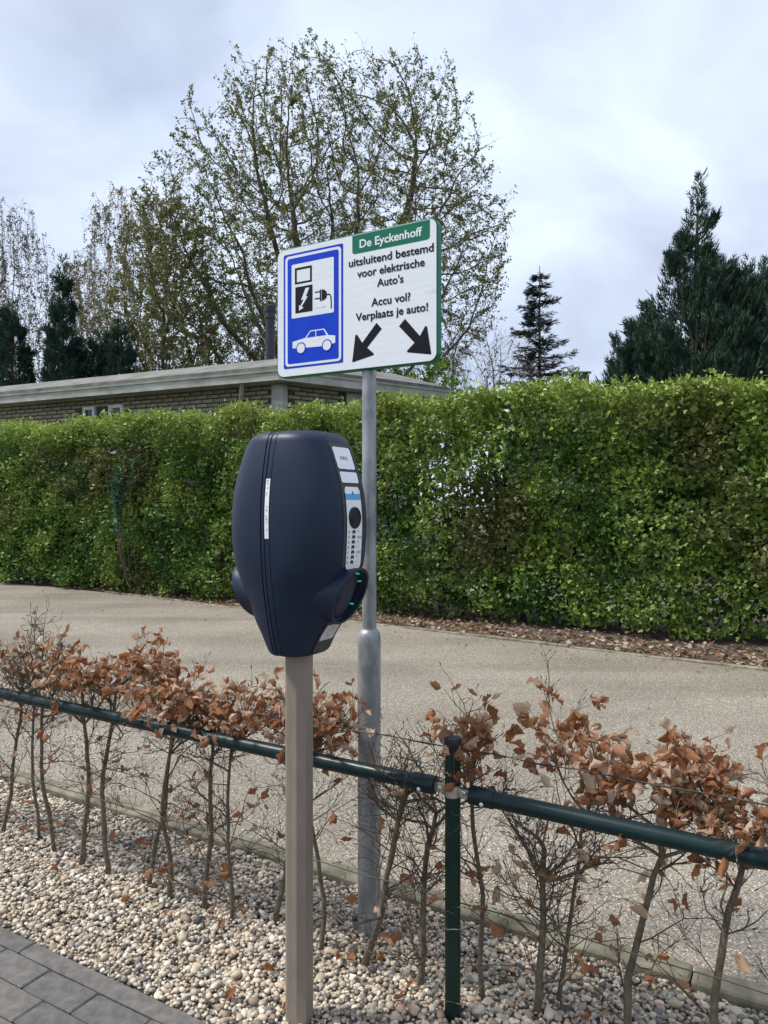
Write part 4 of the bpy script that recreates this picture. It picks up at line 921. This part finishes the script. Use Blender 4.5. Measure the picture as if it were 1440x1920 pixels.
for sg in (1, -1):
    fp_ = frame_rim(1.245, 1.566, .047, sg)
    strip('label_plate', 1.498, 1.556, -.041, .041, .0016, M['white'], fp_, sg)
    strip('label_plate', 1.462, 1.4905, -.041, .041, .0016, M['white'], fp_, sg)
    strip('control_panel', 1.238, 1.4515, -.036, .036, .0016, M['white'], fp_, sg, rnd=.006, n=24)
    strip('blue_stripe', 1.4175, 1.4335, -.036, .036, .0020, M['sky_blue'], fp_, sg, rnd=.0001, n=4)
    def pl(z0, a0, off=.0024):
        def f(x, y):
            z = z0 + y; return K(sg * (Dz(z) + .0008 + off), a0 + (x if sg > 0 else -x), z)
        return f
    sx = lambda a: a if sg > 0 else -a
    text_obj('EVBOX', pl(1.523, sx(-.018)), .036, .010, M['grey_print'], 'lettering', fp_, .01)
    MB().lathe(K(sg * (Dz(1.4965) + .002), 0, 1.4965), UD * sg, [(.002, 0), (.002, .0015)], 8).build('screw', M['grey_print'], fp_)
    zc = 1.371; nrm = UD * sg
    bt = MB().lathe(K(sg * (Dz(zc) + .0005), 0, zc), nrm, [(.0285, 0), (.0285, .004), (.0270, .0055), (.0235, .0055), (.0225, .0035), (.0195, .0035), (.0185, .0052), (.0135, .0052), (.0125, .0036), (.0095, .0036), (.009, .0048), (.002, .0048)], 36).build('card_reader', M['sock'], fp_); smooth_by_angle(bt, 25)
    text_obj('8', pl(1.432, sx(-.003), .0028), .006, .009, M['black'], 'lettering', fp_, .02)
    for k in range(7):
        zi = 1.3345 - k * .0131; ic = MB()
        def rect(a0, a1, z0, z1, mbx):
            V = [pl(0, 0)(sx(a), z) if False else K(sg * (Dz(z) + .0032), sx(a), z) for a, z in ((a0, z0), (a1, z0), (a1, z1), (a0, z1))]; mbx.add(V, [(0, 1, 2, 3) if sg > 0 else (3, 2, 1, 0)])
        sh_ = -.004 - k * .0006
        rect(-.008 + sh_, .007 + sh_, zi - .003, zi + .0015, ic); rect(-.006 + sh_, .005 + sh_, zi + .0015, zi + .0045, ic); rect(-.007 + sh_, -.004 + sh_, zi - .005, zi - .003, ic); rect(.003 + sh_, .006 + sh_, zi - .005, zi - .003, ic)
        rect(-.024 + sh_, -.021 + sh_, zi - .003, zi + .003, ic)
        ic.build('car_icon', M['black'], fp_)
        tx = MB(); ln = (.014, .024, .012, .013, .026, .008, .007)[k]
        rect(.012, .012 + ln * .8, zi, zi + .0014, tx)
        if k in (1, 4): rect(.012, .012 + ln, zi - .0034, zi - .002, tx)
        tx.build('caption', M['grey_print'], fp_)
    bp = strip('lower_panel', 1.012, 1.104, -.040, .040, .0010, M['frame'], chg, sg, rnd=.006)
    strip('rating_plate', 1.046, 1.090, -.034, .030, .0018, M['offwhite'], bp, sg)
    rg = []; zc = 1.068
    V, F = [], []
    for i in range(24):
        a = i * math.pi / 12
        for r_ in (.0125, .0112): z = zc + r_ * math.sin(a); V.append(K(sg * (Dz(z) + .0040), r_ * math.cos(a), z))
    obj('ring_mark', V, [(2 * i, 2 * i + 1, (2 * i + 3) % 48, (2 * i + 2) % 48) for i in range(24)], M['grey_print'], bp)
# slim white sticker on the seam
V, F = [], []
zs = np.linspace(1.318, 1.472, 16)
for z in zs:
    Df, Wd, D_, fh = sect(z, 0)
    for w in (-.0036, .0096): V.append(K(w, -half_width(w, z, .0008, D_) - .0007, z))
stk = obj('serial_sticker', V, [(2 * i, 2 * i + 1, 2 * i + 3, 2 * i + 2) for i in range(15)], M['white'], chg)
pr2 = random.Random(8); mb = MB()
for z in [1.468, 1.4645, 1.461, 1.4575, 1.45, 1.4465, 1.436, 1.4325, 1.428, 1.40, 1.394, 1.39, 1.376, 1.37, 1.3665, 1.36, 1.342, 1.338]:
    w0 = .001 + pr2.uniform(-.002, .002); w1 = w0 + pr2.uniform(.003, .006)
    Df, Wd, D_, fh = sect(z, 0); a = lambda w: -half_width(w, z, .0008, D_) - .0012
    mb.add([K(w0, a(w0), z - .0009), K(w1, a(w1), z - .0009), K(w1, a(w1), z + .0009), K(w0, a(w0), z + .0009)], [(0, 1, 2, 3)])
mb.build('print_marks', M['grey_print'], stk)

# ================================================================== SIGN ON GALVANISED POLE
SB = U(-1.263, 2.09, 0)
sg_ = empty('parking_sign', SB, 'parking sign for electric cars, white board with green edge on a galvanised pole', 'sign')
po = MB().lathe(SB, ZD, [(.0235, .9), (.0235, 2.26)], 32).build('pole', M['galv'], sg_); smooth_by_angle(po)
lo = MB().lathe(SB, ZD, [(.038, -.3), (.038, .955), (.0372, .972), (.034, .985), (.028, .992), (.0245, .995), (.0236, 1.0)], 36).build('ground_sleeve', M['galv'], sg_); smooth_by_angle(lo, 50)
for zc in (1.92, 2.2):
    MB().box(SB - VD * .0235 + ZD * zc, UD, VD, ZD, .34, .012, .03, .002).build('mounting_rail', M['galv'], sg_)
SV = 2.055; S0 = -1.618; SW, SH = .622, .446; Z0 = 1.847
def S(a, b, o): return U(S0 + a, SV - o, Z0 + b)
def rrect(a0, b0, a1, b1, r, n=7, corners=(1, 1, 1, 1)):
    out = []
    for i, (cx, cy, s0) in enumerate(((a1 - r, b0 + r, -90), (a1 - r, b1 - r, 0), (a0 + r, b1 - r, 90), (a0 + r, b0 + r, 180))):
        if corners[i] and r > 0: out += [(cx + r * math.cos(R(s0 + 90 * t / n)), cy + r * math.sin(R(s0 + 90 * t / n))) for t in range(n + 1)]
        else: out.append((a1 if i < 2 else a0, b0 if i in (0, 3) else b1))
    return out
outl = rrect(0, 0, SW, SH, .03, 10); k = len(outl)
ins_ = lambda d: rrect(d, d, SW - d, SH - d, .03 - d, 10)
rings = [(ins_(.004), -.030), (outl, -.027), (outl, -.003), (ins_(.0015), -.0005), (ins_(.003), 0)]
V = [S(a, b, o) for rg, o in rings for a, b in rg]; F = [(r_ * k + i, r_ * k + (i + 1) % k, r_ * k + k + (i + 1) % k, r_ * k + k + i) for r_ in range(4) for i in range(k)] + [tuple(range(k - 1, -1, -1)), tuple(4 * k + i for i in range(k))]
board = obj('sign_board', V, F, M['sign_green'], sg_); smooth_by_angle(board, 30)
def flat(name, poly, o, m_, holes=None):
    if holes is None: return obj(name, [S(a, b, o) for a, b in poly], [tuple(range(len(poly)))], M[m_], board)
    k = len(poly); return obj(name, [S(a, b, o) for a, b in poly] + [S(a, b, o) for a, b in holes], [(i, (i + 1) % k, k + (i + 1) % k, k + i) for i in range(k)], M[m_], board)
st_ = .0005
flat('white_face', ins_(.0042), st_, 'sign_white')
flat('blue_border', rrect(.030, .030, .276, .424, .006), 2 * st_, 'sign_blue')
flat('white_border', rrect(.0375, .037, .2685, .4165, .014), 3 * st_, 'sign_white')
flat('blue_field', rrect(.0475, .0455, .2590, .4075, .008), 4 * st_, 'sign_blue')
flat('charger_panel', rrect(.0655, .2005, .2400, .3850, .004), 5 * st_, 'sign_white')
flat('screen_outline', rrect(.0795, .316, .1510, .3715, .002), 6 * st_, 'sign_black', rrect(.0875, .3225, .1435, .3640, .001))
flat('pump_block', rrect(.0815, .2165, .1535, .3060, .001), 6 * st_, 'sign_black')
flat('lightning_bolt', [(.1255, .2978), (.1406, .2974), (.1262, .2685), (.1340, .2680), (.1085, .2365), (.1166, .2320), (.0974, .2240), (.0985, .2440), (.1035, .2390), (.1170, .2600), (.1060, .2590)][::-1], 7 * st_, 'sign_white')
pg = MB()
for poly in ([(.163, .2752), (.184, .2752), (.184, .2790), (.163, .2790)], [(.163, .2530), (.184, .2530), (.184, .2570), (.163, .2570)], rrect(.1838, .2445, .1895, .2835, .001), [(.1915, .2450), (.2010, .2465), (.2119, .2535), (.2119, .2730), (.2010, .2815), (.1915, .2835)]):
    pg.add([S(a, b, 6 * st_) for a, b in poly], [tuple(range(len(poly)))])
cab = [(.2115, .2630), (.2190, .2635), (.2250, .2600), (.2285, .2530), (.2297, .2400), (.2300, .2140)]
for i in range(5):
    p, q = A(cab[i]), A(cab[i + 1]); pass
up_ = [(a + (.0022 if i > 2 else .001), b + (.0024 if i < 4 else 0)) for i, (a, b) in enumerate(cab)]; dn = [(a - (.0022 if i > 2 else -.0002), b - (.0024 if i < 4 else 0)) for i, (a, b) in enumerate(cab)]
pg.add([S(a, b, 6 * st_) for a, b in up_ + dn], [(i + 6, i + 7, i + 1, i) for i in range(5)])
pg.build('plug_pictogram', M['sign_black'], board)
flat('car_pictogram', [(.069, .0985), (.091, .0960), (.199, .0925), (.2300, .0960), (.2455, .0985), (.2460, .1225), (.2180, .1275), (.2010, .1510), (.1440, .1510), (.1225, .1285), (.0690, .1205)][::1], 5 * st_, 'sign_white')
flat('car_window', [(.1290, .1285), (.1650, .1285), (.1650, .1475), (.1455, .1475)], 6 * st_, 'sign_blue')
flat('car_window', [(.1690, .1285), (.2100, .1285), (.1985, .1475), (.1690, .1475)], 6 * st_, 'sign_blue')
for wc in ((.1053, .0950), (.2124, .0935)):
    flat('car_wheel', [(wc[0] + .0205 * math.cos(t), wc[1] + .0205 * math.sin(t)) for t in np.arange(0, 6.28, .2618)], 6 * st_, 'sign_blue')
    flat('car_wheel', [(wc[0] + .0165 * math.cos(t), wc[1] + .0165 * math.sin(t)) for t in np.arange(0, 6.28, .2618)], 7 * st_, 'sign_white')
flat('header_panel', rrect(.3120, .3800, .5955, .4405, .010, corners=(1, 0, 0, 1)), 2 * st_, 'sign_green')
flat('arrow', [(.4042, .1456), (.4241, .1239), (.3690, .0690), (.3940, .0475), (.3932, .0425), (.3135, .0270), (.3115, .0290), (.3235, .1150), (.3310, .1155), (.3501, .0871)][::-1], 2 * st_, 'sign_black')
flat('arrow', [(.5083, .1450), (.5612, .0850), (.5790, .1130), (.5860, .1120), (.6006, .0260), (.5990, .0235), (.5164, .0385), (.5160, .0440), (.5420, .0660), (.4867, .1240)][::-1], 2 * st_, 'sign_black')
for body, a0, a1, b, cap, m_ in (('De Eyckenhoff', .3405, .5690, .3965, .0275, 'sign_white'), ('uitsluitend bestemd', .2985, .6090, .3405, .0265, 'sign_black'), ('voor elektrische', .3310, .5780, .3005, .0265, 'sign_black'),
                               ('Auto\'s', .4060, .5030, .2605, .0262, 'sign_black'), ('Accu vol?', .3845, .5280, .2005, .0262, 'sign_black'), ('Verplaats je auto!', .3250, .5895, .1600, .0262, 'sign_black')):
    text_obj(body, (lambda a0, b: (lambda x, y: S(a0 + x, b + y, 3 * st_)))(a0, b), a1 - a0, cap, M[m_], 'lettering', board, .021)
mk = random.Random(4)
for (a0, b0) in ((.575, .219), (.165, .222)):
    q = MB()
    for i in range(9):
        x = a0 + i * .0048; hh = mk.uniform(.002, .0055); q.add([S(x, b0, 6 * st_), S(x + .003, b0 + .0004, 6 * st_), S(x + .003, b0 + hh, 6 * st_), S(x, b0 + hh - .0006, 6 * st_)], [(0, 1, 2, 3)])
    q.build('maker_mark', M['offwhite'], board)

# ================================================================== BEECH ROW
bl = []
for var in range(12):
    r = random.Random(100 + var); V = []; ny, nx = 7, 4
    curl = r.uniform(-2.2, 2.6); fold = r.uniform(.35, 1.25); tw = r.uniform(-1.3, 1.3); wav = r.uniform(.06, .14)
    wid = [0.03, .24, .35, .37, .31, .17, .0]
    for j in range(ny):
        t = j / (ny - 1); ang = curl * (t - .35); y = t; zc = curl * .28 * (t - .35) ** 2; y = .35 + (t - .35) * (1 - .16 * abs(curl) * abs(t - .35))
        for i in range(nx + 1):
            s_ = (i - nx / 2) / (nx / 2); x = wid[j] * s_ * math.cos(fold * abs(s_)); z = zc + wid[j] * abs(s_) * math.sin(fold * abs(s_)) + wav * math.sin(j * 2.6 + i * 1.3) * abs(s_)
            a = tw * (t - .3); V.append((x * math.cos(a) - z * math.sin(a), y, x * math.sin(a) + z * math.cos(a)))
    F = [(j * 5 + i, j * 5 + i + 1, j * 5 + 6 + i, j * 5 + 5 + i) for j in range(ny - 1) for i in range(nx)]
    me = mesh_np('leaf', V, F, True); me.materials.append(M['beech']); bl.append(me)
def wob(p, d, Ln, n, w, r, up=0.0):
    P = [np.array(p)]; d = np.array(d, float); d /= np.linalg.norm(d)
    for i in range(n):
        d = d + A((r.gauss(0, w), r.gauss(0, w), r.gauss(0, w) + up)); d /= np.linalg.norm(d); P.append(P[-1] + d * Ln / n)
    return P
GRP = 'beech shrubs planted in a row behind the green rail'
def shrub(u, v, h, r0, n_top, n_low, seed, label, lean=(0, 0), nb=13, crown=.15, bend=.065, zlow=.08, lsize=.055):
    r = random.Random(seed); base = U(u, v, -.03)
    t = empty('beech_shrub', U(u, v, 0), label, 'shrub', GRP)
    nseg = 11; hz = h * r.uniform(.76, .83); P = [base]; d = UD * lean[0] + VD * lean[1] + ZD
    for i in range(nseg):
        d = d + UD * r.gauss(0, bend * 2.1) + VD * r.gauss(0, bend * .9); d = d * .85 + (UD * lean[0] + VD * lean[1] + ZD) * .15; d[2] = max(d[2], .8)
        P.append(P[-1] + d / np.linalg.norm(d) * (hz / nseg)); 
        vv = P[-1] @ VD
        if vv < FV + .036: P[-1] = P[-1] + VD * (FV + .036 - vv)
    r0 *= .80; rad = np.linspace(r0 * 1.12, r0 * .62, nseg + 1) * (1 + np.array([r.gauss(0, .05) for _ in range(nseg + 1)])); rad[0] *= 1.15
    tr = MB().tube(P, rad, 9); sites = []; tw = MB()
    def twiglet(p, d, Ln, rr, depth, store):
        Q = wob(p, d, Ln, 4, .24, r, .03); tw.tube(Q, np.linspace(rr, rr * .45, 5), 3, cap=False)
        store.append((Q[-1], Q[-1] - Q[-2]))
        if depth:
            for i in range(r.randint(2, 4)):
                k = r.randint(1, 4); dd = (Q[k] - Q[k - 1]); dd = dd / np.linalg.norm(dd) + A((r.gauss(0, .7), r.gauss(0, .7), r.gauss(.15, .5))); twiglet(Q[k], dd, Ln * r.uniform(.3, .62), rr * .6, depth - 1, store)
        else:   # pointed buds
            e = Q[-1]; dd = Q[-1] - Q[-2]; dd /= np.linalg.norm(dd); tw.tube([e, e + dd * .006, e + dd * .016], [.0010, .0019, .0003], 3, cap=False)
    lows = []
    for i in range(nb):
        k = r.uniform(zlow, .98) * nseg; a = int(k); p = P[a] * (1 - k + a) + P[min(a + 1, nseg)] * (k - a)
        an = r.uniform(0, 6.28); dd = UD * math.cos(an) * 1.15 + VD * math.sin(an) * .6 + ZD * r.uniform(.25, 1.1); Ln = r.uniform(.10, .27) * (1.15 - .35 * k / nseg)
        twiglet(p, dd, Ln, r.uniform(.0018, .0034), 2, lows)
    tops = []
    for i in range(6):
        an = i * 1.05 + r.uniform(-.4, .4); dd = UD * math.cos(an) * 1.0 + VD * math.sin(an) * .55 + ZD * r.uniform(.35, .95); st0 = P[r.randint(nseg - 2, nseg)]
        Q = wob(st0, dd, crown * r.uniform(.7, 1.25), 5, .2, r, .05); tr.tube(Q, np.linspace(r0 * .55, r0 * .2, 6), 6, cap=False)
        for k in range(1, 6):
            for _ in range(2 if n_top > 20 else 2):
                dd = Q[k] - Q[k - 1]; dd = dd / np.linalg.norm(dd) + A((r.gauss(0, .8), r.gauss(0, .8), r.gauss(.35, .5))); twiglet(Q[k], dd, r.uniform(.05, .12), .0018, 1, tops)
    tr.build('stem', M['bark'], t, True); tw.build('twigs', M['twig'], t, kind='stuff')
    tops = [(p, d) for p, d in tops if h * .74 < p[2] < h * 1.03] or tops
    for store, cnt in ((tops, n_top), (lows, n_low)):
        for i in range(cnt):
            p, d = store[r.randrange(len(store))]; d = np.array(d) / (np.linalg.norm(d) + 1e-9)
            dd = d * .5 + A((r.gauss(0, .6), r.gauss(0, .6), r.gauss(-.35, .55))); dd /= np.linalg.norm(dd)
            fr_ = frames(dd[None], np.array([r.uniform(0, 6.28)]))[0]; s_ = lsize * r.uniform(.5, 1.12); m4 = Matrix.Identity(4)
            for a in range(3):
                for b in range(3): m4[a][b] = float(fr_[a, b] * s_ * (1.0 if b else r.uniform(.8, 1.1)))
            inst('leaf', bl[r.randrange(12)], Matrix.Translation(tuple(p + A((r.gauss(0, .006), r.gauss(0, .006), r.gauss(0, .005))))) @ m4, t)
    return t
ORD = ['first', 'second', 'third', 'fourth', 'fifth', 'sixth', 'seventh', 'eighth', 'ninth', 'tenth', 'eleventh']
left = [(-1.568, 1.975, .80, .0115, 62, 9), (-1.70, 1.915, .80, .009, 58, 7), (-1.835, 1.925, .82, .0105, 58, 8), (-1.992, 1.91, .84, .0105, 55, 7), (-2.112, 1.92, .86, .010, 58, 6), (-2.321, 1.915, .88, .0125, 62, 7), (-2.481, 1.92, .90, .0115, 52, 6), (-2.65, 1.925, .86, .0105, 14, 8), (-2.82, 1.97, .95, .0085, 5, 7), (-3.02, 1.93, .86, .010, 24, 6), (-3.22, 1.94, .86, .010, 30, 5)]
for i, (u, v, h, r0, nt_, nl) in enumerate(left):
    shrub(u, v, h + .04, r0, int(nt_ * 2.9), nl + 4, 200 + i, f'thin beech with dry coppery top, {ORD[i]} from charger post, away from sign pole', lean=(random.Random(i).uniform(-.06, .06), 0), lsize=.049, crown=.19)
shrub(-1.335, 1.915, .86, .0095, 120, 8, 230, 'dark beech stem with dry leaf top between the charger post and the sign pole', lean=(.07, 0))
shrub(-1.185, 1.925, .80, .0135, 3, 7, 231, 'beech with thick mossy stem and nearly bare forked top right against the sign pole', lean=(.03, 0), nb=15)
shrub(-.985, 1.92, .68, .0125, 3, 11, 232, 'forked beech with few leaves between the sign pole and the green fence post', lean=(.02, 0), nb=20, crown=.2, zlow=.15)
shrub(-.805, 1.96, .88, .0095, 115, 10, 233, 'leafy beech close behind the green fence post', lean=(.02, 0), nb=12)
shrub(-.655, 1.985, .62, .014, 0, 16, 234, 'thick bushy beech of bare twigs, first past the green fence post', nb=30, crown=.2, zlow=.2, bend=.03)
shrub(-.415, 2.015, .84, .0125, 250, 34, 235, 'beech with the densest coppery leaf top, second past the green fence post', lean=(.0, 0), crown=.24, nb=12, lsize=.053)
shrub(-.20, 2.03, .82, .0125, 200, 34, 236, 'leafy beech, third past the green fence post along the row', lean=(.02, 0), crown=.2, lsize=.053)
shrub(.02, 2.02, .80, .011, 110, 10, 237, 'leafy beech, fourth past the green fence post along the row', crown=.2, lsize=.053)
shrub(.22, 2.02, .80, .011, 45, 8, 238, 'leafy beech, fifth past the green fence post along the row', crown=.2, lsize=.053)
shrub(-.62, 2.06, .84, .008, 190, 10, 239, 'slim leaning leafy beech between the bushy bare beech and the densest leaf top', lean=(.10, 0), crown=.27, nb=10, lsize=.060)
# fallen leaves on the gravel
fr2 = random.Random(55)
for i in range(34):
    u = fr2.uniform(-3.2, -.1); v = fr2.gauss(1.93, .13); v = min(max(v, 1.56), 2.26); s_ = fr2.uniform(.035, .055)
    o = inst('fallen_leaf', bl[fr2.randrange(12)], Matrix.Translation(tuple(U(u, v, .012))) @ Euler((fr2.gauss(0, .35), fr2.gauss(0, .35), fr2.uniform(0, 6.28))).to_matrix().to_4x4() @ Matrix.Scale(s_, 4), None)
    tag(o, 'fallen dry beech leaf lying on the pale gravel', 'leaf', 'fallen leaves on the gravel')
